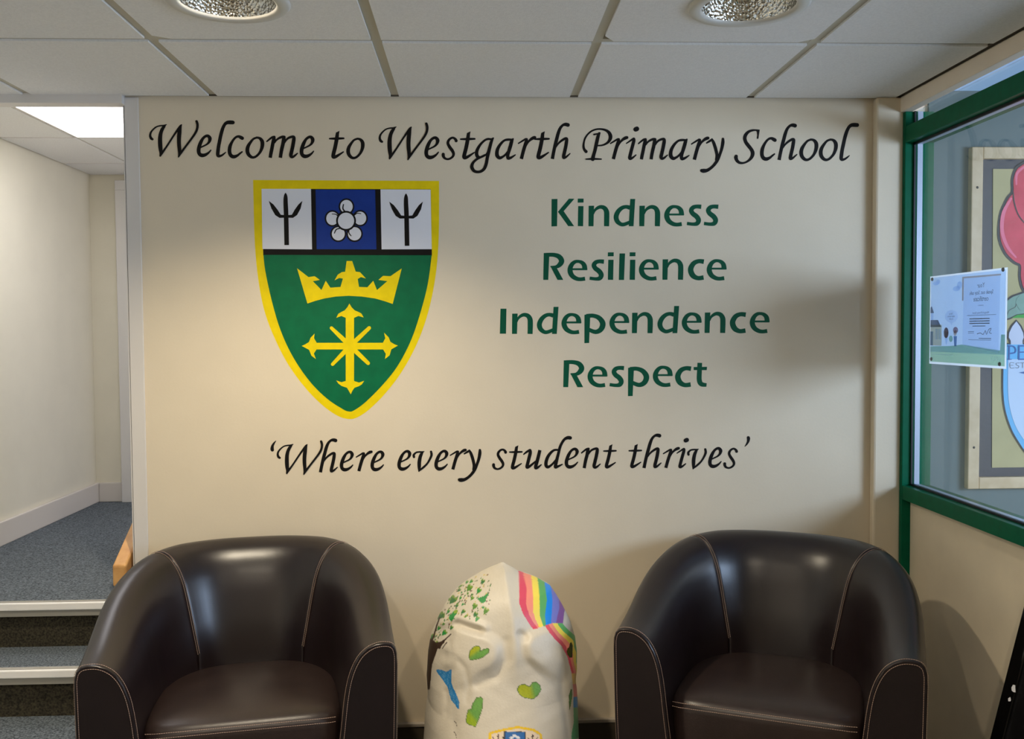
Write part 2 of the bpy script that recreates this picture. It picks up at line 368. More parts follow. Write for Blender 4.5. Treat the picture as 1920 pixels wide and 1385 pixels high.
def translucent(name, rgb):
    m = mat(name, rgb, .5); nt = m.node_tree; b = nt.nodes['Principled BSDF']; out = nt.nodes['Material Output']
    t = nt.nodes.new('ShaderNodeBsdfTranslucent'); t.inputs[0].default_value = (*lin(rgb), 1)
    mx = nt.nodes.new('ShaderNodeMixShader'); mx.inputs[0].default_value = .85
    nt.links.new(b.outputs[0], mx.inputs[1]); nt.links.new(t.outputs[0], mx.inputs[2]); nt.links.new(mx.outputs[0], out.inputs[0])
    return m
def reflector_mat():
    m = mat('faceted_reflector', (225, 222, 215), .08, metal=1.); nt = m.node_tree; b = nt.nodes['Principled BSDF']
    tc = nt.nodes.new('ShaderNodeTexCoord'); v = nt.nodes.new('ShaderNodeTexVoronoi'); v.inputs['Scale'].default_value = 110
    bp = nt.nodes.new('ShaderNodeBump'); bp.inputs['Strength'].default_value = .7; bp.inputs['Distance'].default_value = .004
    nt.links.new(tc.outputs['Object'], v.inputs['Vector']); nt.links.new(v.outputs['Distance'], bp.inputs['Height']); nt.links.new(bp.outputs['Normal'], b.inputs['Normal'])
    return m
M['reflector'] = reflector_mat()

# ================================================================ the setting
XL, XR, XE = -2.305, 1.122, -1.494        # left wall, window line, end of the mural wall
CH, CH2 = 2.235, 2.262                    # lobby and corridor ceiling
DX = -2.098                               # corridor door opening
LZ, YB = 0.58, 1.737                      # landing height, corridor end wall
BACK = -5.6
S = lambda o: tag(o, kind='structure')
S(box('wall_back', (XE, 3.4, 0.0, 0.14, -.02, 2.30), M['wall']))
S(box('wall_left', (XL-.1, XL, BACK, YB+.1, -.02, 2.40), M['corridor']))
S(box('wall_rear', (XL-.1, 3.4, BACK-.1, BACK, -.02, 2.4), M['wall']))
S(box('wall_corridor_end', (XL, .6, YB, YB+.1, 0, 2.4), M['corridor']))
S(box('wall_stair_side', (XE-.0, XE+.10, 0.14, .75, 0, 2.3), M['corridor']))
S(box('floor', (XL, XR+.1, BACK, 0.0, -.06, 0.0), M['lobby']))
S(box('floor_porch', (XR+.1, 3.4, BACK, 0.0, -.06, 0.0), M['lobby']))
S(MB().box(XL, XE, -.12, .14, LZ-.03, LZ).box(XL, .6, .14, YB, LZ-.08, LZ).obj('floor_corridor', M['carpet']))
# ---- ceiling: tegular tiles in a recessed grid
ceil = S(box('ceiling', (XL, 3.4, BACK, .0, CH+.16, CH+.20), M['plenum']))
def tile(x0, x1, y0, y1, hole=None):
    g = .014; z = CH
    x0 += g; x1 -= g; y0 += g; y1 -= g
    if hole is None:
        o = MB().box(x0, x1, y0, y1, z, z+.018).obj('ceiling_tile', M['tile'], ceil)
    else:
        hx, hy, r = hole; n = 48; vs = []; fs = []
        for lvl in (z, z+.018):
            for k in range(n):
                t = 2*math.pi*k/n; vs.append((hx+r*math.cos(t), hy+r*math.sin(t), lvl))
            for k in range(n):
                t = 2*math.pi*k/n; c, s_ = math.cos(t), math.sin(t)
                q = min(((x1-hx)/c if c > 1e-6 else ((x0-hx)/c if c < -1e-6 else 9)), ((y1-hy)/s_ if s_ > 1e-6 else ((y0-hy)/s_ if s_ < -1e-6 else 9)))
                # nearest angle to each corner snaps to the corner
                px, py = hx+c*q, hy+s_*q
                for cx in (x0, x1):
                    for cy in (y0, y1):
                        if math.hypot(px-cx, py-cy) < .022: px, py = cx, cy
                vs.append((px, py, lvl))
        for k in range(n):
            k2 = (k+1) % n
            fs += [(k, n+k, n+k2, k2), (2*n+k, 2*n+k2, 3*n+k2, 3*n+k), (n+k, 3*n+k, 3*n+k2, n+k2), (k, k2, 2*n+k2, 2*n+k)]
        o = pyobj('ceiling_tile', vs, fs, M['tile'], ceil)
    return o
xs = [XL+.004, -1.8, -1.2, -.6, 0, .6, XR-.01]
ys = [-.004, -.619, -1.219, -1.819, -2.419, -3.019, -3.619, -4.219, -4.819, -5.419, BACK]
DL = [(-.92, -.925), (.33, -.92), (-.92, -2.719), (.33, -2.719)]
for i in range(len(xs)-1):
    for j in range(len(ys)-1):
        h = None
        for d in DL:
            if xs[i] < d[0] < xs[i+1] and ys[j+1] < d[1] < ys[j]: h = (d[0], d[1], .125)
        tile(xs[i], xs[i+1], ys[j+1], ys[j], h)
for x in xs[1:-1]:
    box('grid_bar', (x-.013, x+.013, BACK, 0, CH+.006, CH+.03), M['bar'], ceil)
for y in ys[1:-1]:
    box('grid_bar', (XL, XR, y-.013, y+.013, CH+.0065, CH+.0305), M['bar'], ceil)
box('perimeter_bar', (XL, XR, -.016, 0, CH+.004, CH+.03), M['skirt'], ceil)
box('perimeter_bar', (XR-.024, XR-.002, BACK, 0, CH+.004, CH+.03), M['skirt'], ceil)
# corridor ceiling
ceil2 = S(box('ceiling_corridor', (XL, .6, .0, YB+.1, CH2+.10, CH2+.14), M['plenum']))
cx = [XL+.004, -1.985, -1.385, -.785, .6]; cy = [.03, .19, .80, 1.40, YB-.003]
for i in range(len(cx)-1):
    for j in range(len(cy)-1):
        if i == 1 and j == 1: continue
        z = CH2
        box('ceiling_tile', (cx[i]+.008, cx[i+1]-.008, cy[j]+.008, cy[j+1]-.008, z, z+.015), M['tile'], ceil2)
for x in cx[1:-1]: box('grid_bar', (x-.012, x+.012, .03, YB, CH2+.005, CH2+.03), M['bar'], ceil2)
for y in cy[1:-1]: box('grid_bar', (XL, .6, y-.012, y+.012, CH2+.005, CH2+.0305), M['bar'], ceil2)
S(box('trim_1', (XL, XE-.001, -.03, .03, CH-.027, CH+.16), M['trim']))                      # opening head
S(box('trim_2', (XE-.004, XE+.044, -.007, .0, 0.0, CH-.002), M['trim'], bevel=.0015))         # white edge board of the mural wall
S(box('trim_3', (XE-.006, XE-.001, -.007, .14, 0.0, CH-.03), M['trim']))
# boxed pipe in the corner
S(box('trim_4', (1.030, XR+.004, -.035, .0, 0.0, CH), M['wall'], bevel=.007))
# skirtings
def skirting(name, dims, capdims):
    o = S(box(name, dims, M['skirt'])); box('skirting_cap', capdims, M['skirt_cap'], o, .002)
skirting('baseboard_back', (XE+.05, 1.03, -.016, 0, 0, .093), (XE+.05, 1.03, -.019, 0, .093, .105))
S(box('baseboard_left', (XL, XL+.018, -.14, YB, LZ, LZ+.10), M['trim'], bevel=.004))
S(box('baseboard_end', (XL+.018, DX-.067, YB-.018, YB, LZ, LZ+.10), M['trim'], bevel=.004))
d1 = S(empty('door_1', (DX, YB-.02, LZ)))
box('architrave', (-.065, .0, -.02, .019, 0, 1.60), M['door'], d1, .003)
box('architrave', (.80, .865, -.02, .019, 0, 1.60), M['door'], d1, .003)
box('architrave', (-.065, .865, -.02, .019, 1.60, 1.65), M['door'], d1, .003)
box('door_leaf', (.002, .798, .0, .019, .004, 1.598), M['door'], d1)
# ---- stairs (left)
st = S(empty('floor_stairs', (XL, 0, 0)))
RH, TR, Y0 = .145, .21, -.15
for k in range(4):
    zt = LZ-k*RH; yf = Y0-k*TR
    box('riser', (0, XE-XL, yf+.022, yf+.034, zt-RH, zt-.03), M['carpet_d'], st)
    if k: box('tread', (0, XE-XL, yf+.012, yf+TR+.022, zt-.03, zt), M['carpet'], st)
    n = box('nosing', (0, XE-XL, yf-.002, yf+.034, zt-.020, zt+.004), M['alu'], st, .003)
    MB().box(0, XE-XL, yf+.008, yf+.013, zt+.004, zt+.0055).box(0, XE-XL, yf+.020, yf+.025, zt+.004, zt+.0055).obj('grip_rib', M['alud'], n)
    box('nosing_lip', (0, XE-XL, yf+.003, yf+.034, zt-.040, zt-.0205), M['alud'], st)
box('stringer', (XE-XL, XE-XL+.02, Y0-3*TR-.01, -.01, 0, .10), M['skirt'], st)

# ---- green glazed screen (right)
w = S(empty('window_1', (XR, 0, 0)))
def fbox(name, dims, m, bev=.002): return box(name, dims, m, w, bev)
fbox('post', (0, .10, -.052, -.001, 0, 2.183), M['green'])
for yy in (-1.45, -2.9, -4.3): fbox('post', (0, .10, yy-.05, yy, 0, 2.183), M['green'])
fbox('transom', (.001, .099, BACK, -.052, 2.078, 2.134), M['green'])
fbox('bottom_rail', (.001, .099, BACK, -.052, .863, .912), M['green'])
for a, b in ((-.052, -1.4), (-1.5, -2.85), (-2.95, -4.25), (-4.35, BACK)):
    fbox('infill_panel', (.030, .060, b, a-.001, .0, .862), M['panel'], 0)
    fbox('pane', (.034, .040, b, a, .912, 2.078), M['glass'], 0)
    fbox('pane', (.034, .040, b, a, 2.134, 2.183), M['glass'], 0)
    MB().box(.042, .060, a-.002, a, .914, 2.076).box(.042, .060, b, b+.002, .914, 2.076).box(.042, .060, b, a, .912, .917).box(.042, .060, b, a, 2.073, 2.078).box(.042, .060, a-.002, a, 2.134, 2.183).obj('spacer', M['spacer'], w)
    MB().box(.028, .034, a-.007, a, .912, 2.078).box(.028, .034, b, a, .9125, .918).box(.028, .034, b, a, 2.070, 2.0775).box(.028, .034, a-.007, a, 2.134, 2.183).obj('gasket', M['gasket'], w)
S(box('trim_5', (XR-.010, XR+.026, BACK, -.002, 2.1835, CH-.001), M['boxing'], bevel=.002))     # boxing above the screen
S(box('trim_6', (XR, XR+.03, BACK, 0, CH-.0005, 2.70), M['boxing']))
# scratched mark on the post
MB().tube([(-.0005, -.030, 1.935), (-.0005, -.034, 1.905)], .0006).obj('scratch', M['white'], w)
# porch room behind the screen
S(box('trim_7', (XR+.10, 3.4, -.012, -.001, 0, 2.262), M['slate']))
S(box('trim_8', (XR+.10, 3.4, -.013, -.001, 2.2625, 2.70), M['pale_blue']))  # upper part of the porch wall, paler and bluer than the slate
S(box('ceiling_porch', (XR+.10, 3.4, BACK, 0, 2.70, 2.74), M['tile']))

# ================================================================ mural
PX = 1/552.0
BOLD = {False: .75, True: .25}              # paint bleeds a little beyond the traced core of each stroke
def build_glyph(key, table):
    s, x0, y0, els = table[key]
    polys = []
    for e in els:
        if e[0] == 's': polys += stroke_polys([(a_, b_, w_+BOLD[table is GG]*s) for a_, b_, w_ in e[1]], e[2] if len(e) > 2 else 'r')
        else: polys.append(e[1])
    return flat_mesh('letter', [[((q[0]-x0)/s, (y0-q[1])/s) for q in p] for p in polys], lambda a, b: (a, 0, b), -4e-6)
GM = {}
def letters(seq, table, m, parent, name='letter', y=-.0003):
    base = parent.location
    for k, (g, u, v, sc) in enumerate(seq):
        src = 'q' if g == 'Q' else g
        key = (src, id(table), m.name)
        if key not in GM:
            GM[key] = build_glyph(src, table); GM[key].materials.append(m)
        o = bpy.data.objects.new(name, GM[key]); scene.collection.objects.link(o); o.parent = parent
        x, z = on_wall(u, v); x2, z2 = on_wall(u+20, v); k_ = (x2-x)/20*sc
        o.scale = (k_, 1, k_)
        o.rotation_euler = (0, -math.atan2(z2-z, x2-x), 0)
        if g == 'Q':
            o.rotation_euler = (0, math.pi, 0)
            x3, z3 = on_wall(u+11, v-20.5); o.location = (x3-base.x, y-base.y, z3-base.z)
        else:
            o.location = (x-base.x, y-base.y, z-base.z)
def line(name, seq, table, m, label):
    x, z = on_wall(seq[0][1], seq[0][2])
    e = empty(name, (x, 0, z)); tag(e, label, 'lettering')
    letters(seq, table, m, e)
    return e
line('painted_lettering', TITLE, BG, M['black'], 'long line of black italic lettering along the top of the wall, starting with Welcome')
line('painted_lettering', MOTTO, BG, M['black'], "black italic motto in quotation marks, lowest line of lettering on the wall")
for wd, seq in GREEN.items():
    line('painted_lettering', [(g, u, v, 1) for g, u, v in seq], GG, M['pgreen'], "green painted word '%s' on the cream wall" % wd)

# ---- the school shield
sx, sz = on_wall(650, 785)
shield = empty('painted_shield', (sx, 0, sz))
tag(shield, 'painted shield crest with yellow border, green field, crown and cross', 'crest')
def SH(q): return on_wall(460+q[0]/2.884, 320+q[1]/2.884)
def shape(name, polys, m, layer, parent=shield):
    def put(a, b):
        x, z = SH((a, b)); return (x-sx, -.0002-.0003*layer, z-sz)
    me = flat_mesh(name, polys, put, -4e-6); o = link(name, me, m); o.parent = parent
    return o
def ssm(pts): return [p[:2] for p in smooth_path([(*p, 0) for p in pts], 5)]
outer = [(42, 50), (1048, 55)] + ssm([(1048, 55), (1046, 350), (1030, 560), (990, 760), (930, 930), (850, 1080), (760, 1200), (670, 1290), (605, 1333), (560, 1342), (500, 1325), (420, 1270), (330, 1180), (240, 1060), (170, 930), (110, 780), (75, 620), (52, 400), (42, 50)])[1:-1]
inner_low = ssm([(1008, 456), (985, 620), (940, 790), (890, 930), (820, 1060), (740, 1160), (650, 1250), (588, 1295), (560, 1301), (525, 1287), (440, 1230), (350, 1140), (260, 1010), (190, 860), (140, 690), (108, 540), (98, 456)])
shape('border', [outer], M['yellow'], 0)
shape('band', [[(88, 98), (1003, 100), (1009, 458), (97, 458)]], M['black'], 1)
shape('field', [[(98, 455), (1008, 457)] + inner_low], M['sgreen'], 1.5)
shape('white_quarter', [[(88, 98), (355, 98), (361, 425), (93, 423)]], M['white'], 2)
shape('white_quarter', [[(731, 101), (1002, 102), (1008, 424), (737, 425)]], M['white'], 2)
shape('blue_quarter', [[(380, 102), (702, 103), (709, 425), (386, 424)]], M['blue'], 2)
def trident(dx, dy):
    T = stroke_polys([(218, 120, 4), (218, 140, 20), (218, 175, 24), (221, 245, 25), (224, 402, 25)], 'b')
    T += [[(127, 163), (152, 182), (174, 210), (192, 238), (215, 240), (215, 254), (185, 255), (162, 240), (142, 205)],
          [(309, 163), (288, 182), (268, 210), (252, 238), (230, 240), (230, 254), (258, 255), (280, 240), (299, 205)]]
    return [[(x+dx, y+dy) for x, y, *_ in p] for p in T]
shape('trident', trident(0, 0), M['black'], 3); shape('trident', trident(651, 4), M['black'], 3)
def disc(x, y, r, ry=None, n=28): return [(x+r*math.cos(2*math.pi*k/n), y+(ry or r)*math.sin(2*math.pi*k/n)) for k in range(n)]
pet = [(547, 194, 34, 36), (621, 257, 33, 36), (471, 258, 33, 36), (503, 341, 35, 36), (591, 341, 36, 36)]
shape('rose_outline', [disc(x, y, a+8.5, b+8.5) for x, y, a, b in pet] + [disc(545, 271, 55)], M['black'], 3)
for x, y, a, b in pet: shape('petal', [disc(x, y, a, b)], M['white'], 4)
shape('rose_outline', [disc(545, 271, 54)] + stroke_polys([(531, 183, 6), (528, 205, 7), (540, 222, 8)], n=3) + stroke_polys([(590, 240, 6), (605, 230, 5), (625, 232, 4)], n=3)
      + stroke_polys([(503, 248, 6), (490, 236, 5), (470, 234, 4)], n=3) + stroke_polys([(510, 312, 6), (492, 318, 6), (482, 338, 5)], n=3) + stroke_polys([(562, 315, 6), (560, 335, 6), (572, 352, 5)], n=3), M['black'], 5)
shape('rose_centre', [disc(545, 271, 44)], M['white'], 6)
shape('crown', [[(280, 527), (342, 575), (375, 570), (403, 590), (385, 594), (365, 597), (390, 622), (412, 645), (435, 595), (460, 632), (515, 628), (528, 583), (508, 580), (483, 592), (500, 562), (522, 548), (540, 546), (548, 488), (578, 488), (597, 545), (620, 548), (652, 582), (625, 575), (608, 585), (615, 628), (660, 630), (692, 595), (712, 645), (768, 597), (720, 590), (745, 568), (785, 570), (846, 528), (797, 720), (750, 704), (700, 690), (630, 680), (560, 676), (490, 680), (430, 690), (380, 703), (336, 718)]], M['yellow'], 3)
cross = [[(543, 780), (588, 780), (588, 1150), (543, 1150)], [(375, 930), (760, 930), (757, 966), (375, 966)],
 [(563, 718), (575, 738), (592, 755), (612, 763), (628, 772), (640, 793), (612, 785), (588, 795), (543, 795), (520, 785), (492, 795), (503, 773), (520, 763), (537, 755), (552, 738)],
 [(570, 1208), (560, 1190), (550, 1173), (520, 1163), (503, 1150), (492, 1133), (520, 1143), (543, 1136), (588, 1136), (615, 1145), (643, 1135), (630, 1155), (610, 1166), (590, 1173), (580, 1188)],
 [(305, 947), (325, 938), (345, 925), (353, 903), (375, 880), (372, 905), (385, 928), (385, 966), (371, 988), (382, 1018), (358, 1000), (345, 968), (325, 957)],
 [(825, 945), (805, 937), (785, 925), (775, 900), (750, 875), (757, 905), (745, 928), (745, 966), (760, 990), (755, 1018), (780, 998), (790, 965), (808, 955)]]
cross += stroke_polys([(466, 850, 18), (560, 940, 26), (664, 1040, 20)]) + stroke_polys([(670, 850, 20), (565, 950, 26), (472, 1046, 18)])
shape('cross', cross, M['yellow'], 3)

# ================================================================ recessed downlights
def downlight(x, y, label, on):
    d = empty('downlight', (x, y, CH)); tag(d, label, 'ceiling light', 'recessed ceiling downlights')
    lathe('rim', [(.112, .006), (.112, -.004), (.118, -.008), (.140, -.007), (.146, -.002), (.146, .0)], M['rim'], d)
    lathe('reflector', [(.112, .0), (.110, .012), (.098, .050), (.075, .085), (.045, .105)], M['reflector'], d)
    lathe('lamp_cap', [(.046, .105), (.040, .106), (.001, .106)], mat('lit_lamp' if on else 'dim_lamp', (255, 250, 240), .5, emit=(255, 244, 225), estr=14 if on else 2.5), d)
    lathe('housing', [(.120, .004), (.120, .13), (.001, .13)], M['rim'], d, 24)
downlight(*DL[0], 'left recessed downlight, brightly lit with a silvery faceted reflector', True)
downlight(*DL[1], 'right recessed downlight, dim with a mottled mirrored reflector', False)
downlight(*DL[2], 'lit recessed downlight out in the lobby, nearer the stairs', True)
downlight(*DL[3], 'lit recessed downlight out in the lobby, nearer the window', True)
# ceiling light panel in the corridor
lp = empty('light_panel', (-1.685, .495, CH2)); tag(lp, 'square white lit ceiling panel over the stairs at left', 'ceiling light')
MB().box(-.296, .296, -.30, -.285, -.002, .02).box(-.296, .296, .285, .30, -.002, .02).box(-.296, -.285, -.285, .285, -.002, .02).box(.285, .296, -.285, .285, -.002, .02).obj('frame', M['trim'], lp)
box('diffuser', (-.285, .285, -.285, .285, .002, .012), mat('lit_diffuser', (255, 255, 255), .5, emit=(255, 252, 255), estr=PANEL), lp)

# ================================================================ oak handrail
hr = empty('handrail', (XE-.004, -.03, .60)); tag(hr, 'sloping oak handrail end sticking out past the left edge of the mural wall', 'handrail')
rail = MB()
sl = math.radians(30)
A = [(-.064, 0, .0), (-.018, 0, .0), (-.018, 0, .072), (-.064, 0, .072)]
B = [(x, y+.55, z+.55*math.tan(sl)) for x, y, z in A]
rail.v = A+B; rail.f = [(0, 1, 2, 3), (7, 6, 5, 4), (0, 4, 5, 1), (1, 5, 6, 2), (2, 6, 7, 3), (3, 7, 4, 0)]
rail.obj('rail', M['oak'], hr, .006)
for t in (.10, .42):
    z = t*math.tan(sl)
    box('bracket', (-.022, -.0005, t-.02, t+.02, z+.0, z+.04), M['foot'], hr)

# ================================================================ leather tub chairs
def shell_profile(h, k):
    """(inward offset, height) of a wall of height h; k = 0 arm, 1 back"""
    w_ = .160+.035*k
    return [(.024, .055), (.012, .20), (.004, .36), (.0, h-.060), (.0015, h-.028), (.006, h-.012), (.016, h-.002), (.032, h+.002), (.055, h+.001), (.078, h-.008),
            (.100, h-.026), (.118+.004*k, h-.055), (.132+.008*k, h-.095), (.142+.014*k, h-.15), (.150+.024*k, h-.22), (w_, h-.30), (w_+.004, .30), (w_, .24)]
def make_chair(loc, rz, label):
    c = empty('tub_chair', loc, rz); tag(c, label, 'armchair', 'leather tub chairs')
    a, D, ya = .405, .72, .20; b = D-ya
    path = []
    n1, n2 = 10, 44
    for i in range(n1): path.append((-a, ya*i/n1))
    for i in range(n2+1):
        t = math.pi*i/n2; cs, sn = -math.cos(t), math.sin(t); e = 2/2.45
        path.append((a*math.copysign(abs(cs)**e, cs), ya+b*abs(sn)**e))
    for i in range(n1): path.append((a, ya*(n1-1-i)/n1))
    # even spacing
    P = [Vector(p) for p in path]; L = [0]
    for i in range(1, len(P)): L.append(L[-1]+(P[i]-P[i-1]).length)
    T = L[-1]; N = 120
    def pt(s):
        s = max(0, min(T, s))
        for i in range(1, len(P)):
            if L[i] >= s-1e-9:
                f = (s-L[i-1])/max(1e-9, L[i]-L[i-1]); return P[i-1].lerp(P[i], f)
        return P[-1]
    def section(s):
        p = pt(s); d = (pt(s+.03)-pt(s-.03)).normalized(); n = Vector((d.y, -d.x))
        f = min(1, max(0, p.y/.66)); f2 = f*f*(3-2*f)
        h = .615+.162*(.72*f2+.28*f)
        k = min(1, max(0, (p.y-.35)/.3)); k = k*k*(3-2*k)
        return [Vector((p.x+n.x*o, p.y+n.y*o, z)) for o, z in shell_profile(h, k)], n
    seam = (.318*T, .682*T)
    gap = .0022
    for name, s0, s1 in (('arm', 0, seam[0]-gap), ('backrest', seam[0]+gap, seam[1]-gap), ('arm', seam[1]+gap, T)):
        n = max(8, int(N*(s1-s0)/T)); vs = []; fs = []
        m_ = len(shell_profile(.6, 0))
        ss = [s0, s0+.0015, s0+.004] + [s0+.004+(s1-s0-.008)*i/n for i in range(1, n)] + [s1-.004, s1-.0015, s1]
        for i, s in enumerate(ss):
            sec, nn = section(s)
            # edges of each panel tuck in at the seam
            tuck = {0: .0045, 1: .0018, 2: .0005}.get(min(i, len(ss)-1-i), 0)
            if (s0 == 0 and i < 5) or (s1 == T and i > len(ss)-6): tuck *= .6
            if tuck:
                for j in range(1, m_-1):
                    cen = Vector((0, 0, 0)); tang = (sec[j+1]-sec[j-1]).normalized()
                    d2 = Vector((nn.x, nn.y, 0)); inn = tang.cross(Vector((nn.y, -nn.x, 0))).normalized()
                    mid = sec[0]+d2*.07; mid.z = min(sec[j].z, sec[7].z-.07)
                    sec[j] = sec[j]+(mid-sec[j]).normalized()*tuck
            vs += sec
        for i in range(len(ss)-1):
            for j in range(m_-1):
                fs.append((i*m_+j, i*m_+j+1, (i+1)*m_+j+1, (i+1)*m_+j))
        nsh = len(fs)
        if s0 == 0: fs.append(tuple(range(m_)))
        if s1 == T: fs.append(tuple((len(ss)-1)*m_+j for j in range(m_))[::-1])
        o = pyobj(name, vs, fs, M['leather'], c)
        sm = [True]*nsh+[False]*(len(fs)-nsh); o.data.polygons.foreach_set('use_smooth', sm)
        if len(fs) > nsh: o.data.set_sharp_from_angle(angle=math.radians(50))
    # stitching: dashes of thread
    def dashes(pts, mb, r=.0007, on=.0042, off=.0016):
        pts = [Vector(p) for p in pts]; pos = 0; nxt = 0; acc = []
        seg = [(pts[i], pts[i+1]) for i in range(len(pts)-1)]
        lens = [(q-p).length for p, q in seg]; tot = sum(lens); cum = [0]
        for l in lens: cum.append(cum[-1]+l)
        def at(s):
            for i in range(len(lens)):
                if cum[i+1] >= s: return seg[i][0].lerp(seg[i][1], (s-cum[i])/max(lens[i], 1e-9))
            return pts[-1]
        s = 0
        while s+on < tot:
            mb.tube([at(s), at(s+on)], r, 4, False); s += on+off
    mb = MB()
    for sc in seam:
        for d in (-.0065, .0065):
            sec, nn = section(sc+d)
            line_ = smooth_path([tuple(p+Vector((0, 0, .0006))) for p in sec[4:16]], 4)
            # lift off the surface along the outward direction
            L2 = []
            for i, p in enumerate(line_):
                p = Vector(p); q0 = Vector(line_[max(0, i-1)]); q1 = Vector(line_[min(len(line_)-1, i+1)])
                tg = (q1-q0).normalized(); pth = Vector((nn.y, -nn.x, 0)); nr = tg.cross(pth).normalized()
                if nr.z < -.2 or (abs(nr.z) <= .2 and nr.dot(Vector((nn.x, nn.y, 0))) < 0 and i > len(line_)/2): nr = -nr
                L2.append(p+nr*.0012)
            dashes(L2, mb)
    for s0, sg in ((0, 1), (T, -1)):
        for d, inset, yo in ((.0085, 0, 0), (0, .0085, -.0012)):
            sec, nn = section(s0+sg*d)
            q = sec[1:16]; line_ = smooth_path([tuple(p) for p in q], 4); L2 = []
            for i, p in enumerate(line_):
                p = Vector(p); q0 = Vector(line_[max(0, i-1)]); q1 = Vector(line_[min(len(line_)-1, i+1)])
                tg = (q1-q0).normalized(); nr = tg.cross(Vector((0, 1, 0))).normalized()
                cen = Vector((sec[0].x+nn.x*.08, p.y, min(p.z, sec[7].z-.08)))
                if nr.dot(p-cen) < 0: nr = -nr
                L2.append(p+nr*(.0010 if not inset else -inset)+Vector((0, yo, 0)))
            dashes(L2, mb)
    tag(mb.obj('stitching', M['stitch'], c), 'beige double stitching')
    # seat cushion
    vs = []; fs = []; nu, prof = 64, [(0., .262), (.0, .30), (.0, .388), (.003, .405), (.010, .417), (.024, .425), (.06, .433), (.12, .439), (.19, .442), (.245, .443)]
    sw, sy0, sy1 = .262, .030, .560
    for ins, z in prof:
        for k in range(nu):
            t = 2*math.pi*k/nu; cs, sn = math.cos(t), math.sin(t); e = 2/7.0 if sn < 0 else 2/3.2
            hx, hy = sw-ins, (sy1-sy0)/2-ins
            x = hx*math.copysign(abs(cs)**e, cs); y = (sy0+sy1)/2+hy*math.copysign(abs(sn)**e, sn)
            zz = z - (.012*(y-.03)/.5 if z > .38 else 0)
            vs.append((x, y, zz))
    for i in range(len(prof)-1):
        for k in range(nu):
            k2 = (k+1) % nu; fs.append((i*nu+k, i*nu+k2, (i+1)*nu+k2, (i+1)*nu+k))
    fs.append(tuple((len(prof)-1)*nu+k for k in range(nu)))
    cu_ = pyobj('seat_cushion', vs, fs, M['leather_seat'], c, True)
    mb2 = MB()
    for z, y in ((.415, sy0+.002), (.403, sy0-.0005)):
        dashes([(-.245+.49*i/20, y+(.004 if i in (0, 20) else 0), z) for i in range(21)], mb2)
    mb2.obj('stitching', M['stitch'], cu_)
    box('front_rail', (-.25, .25, .034, .075, .06, .264), M['leather'], c, .008)
    for fx in (-.33, .33):
        for fy in (.07, .55):
            box('foot', (fx-.025-.10*(fy > .5)*(1 if fx > 0 else -1), fx+.025-.10*(fy > .5)*(1 if fx > 0 else -1), fy-.025, fy+.025, 0, .058), M['foot'], c, .003)
    return c
def place_chair(p1, p2, label):
    p1, p2 = Vector(p1), Vector(p2); d = p2-p1; ang = math.atan2(d.y, d.x); m_ = (p1+p2)/2
    return make_chair((m_.x, m_.y, 0), ang, label)
place_chair((-1.352, -.848), (-.556, -.705), 'dark brown leather tub chair beside the stairs, in front of the shield crest')
place_chair((.032, -.610), (.790, -.948), 'dark brown leather tub chair in the corner by the green window frame')
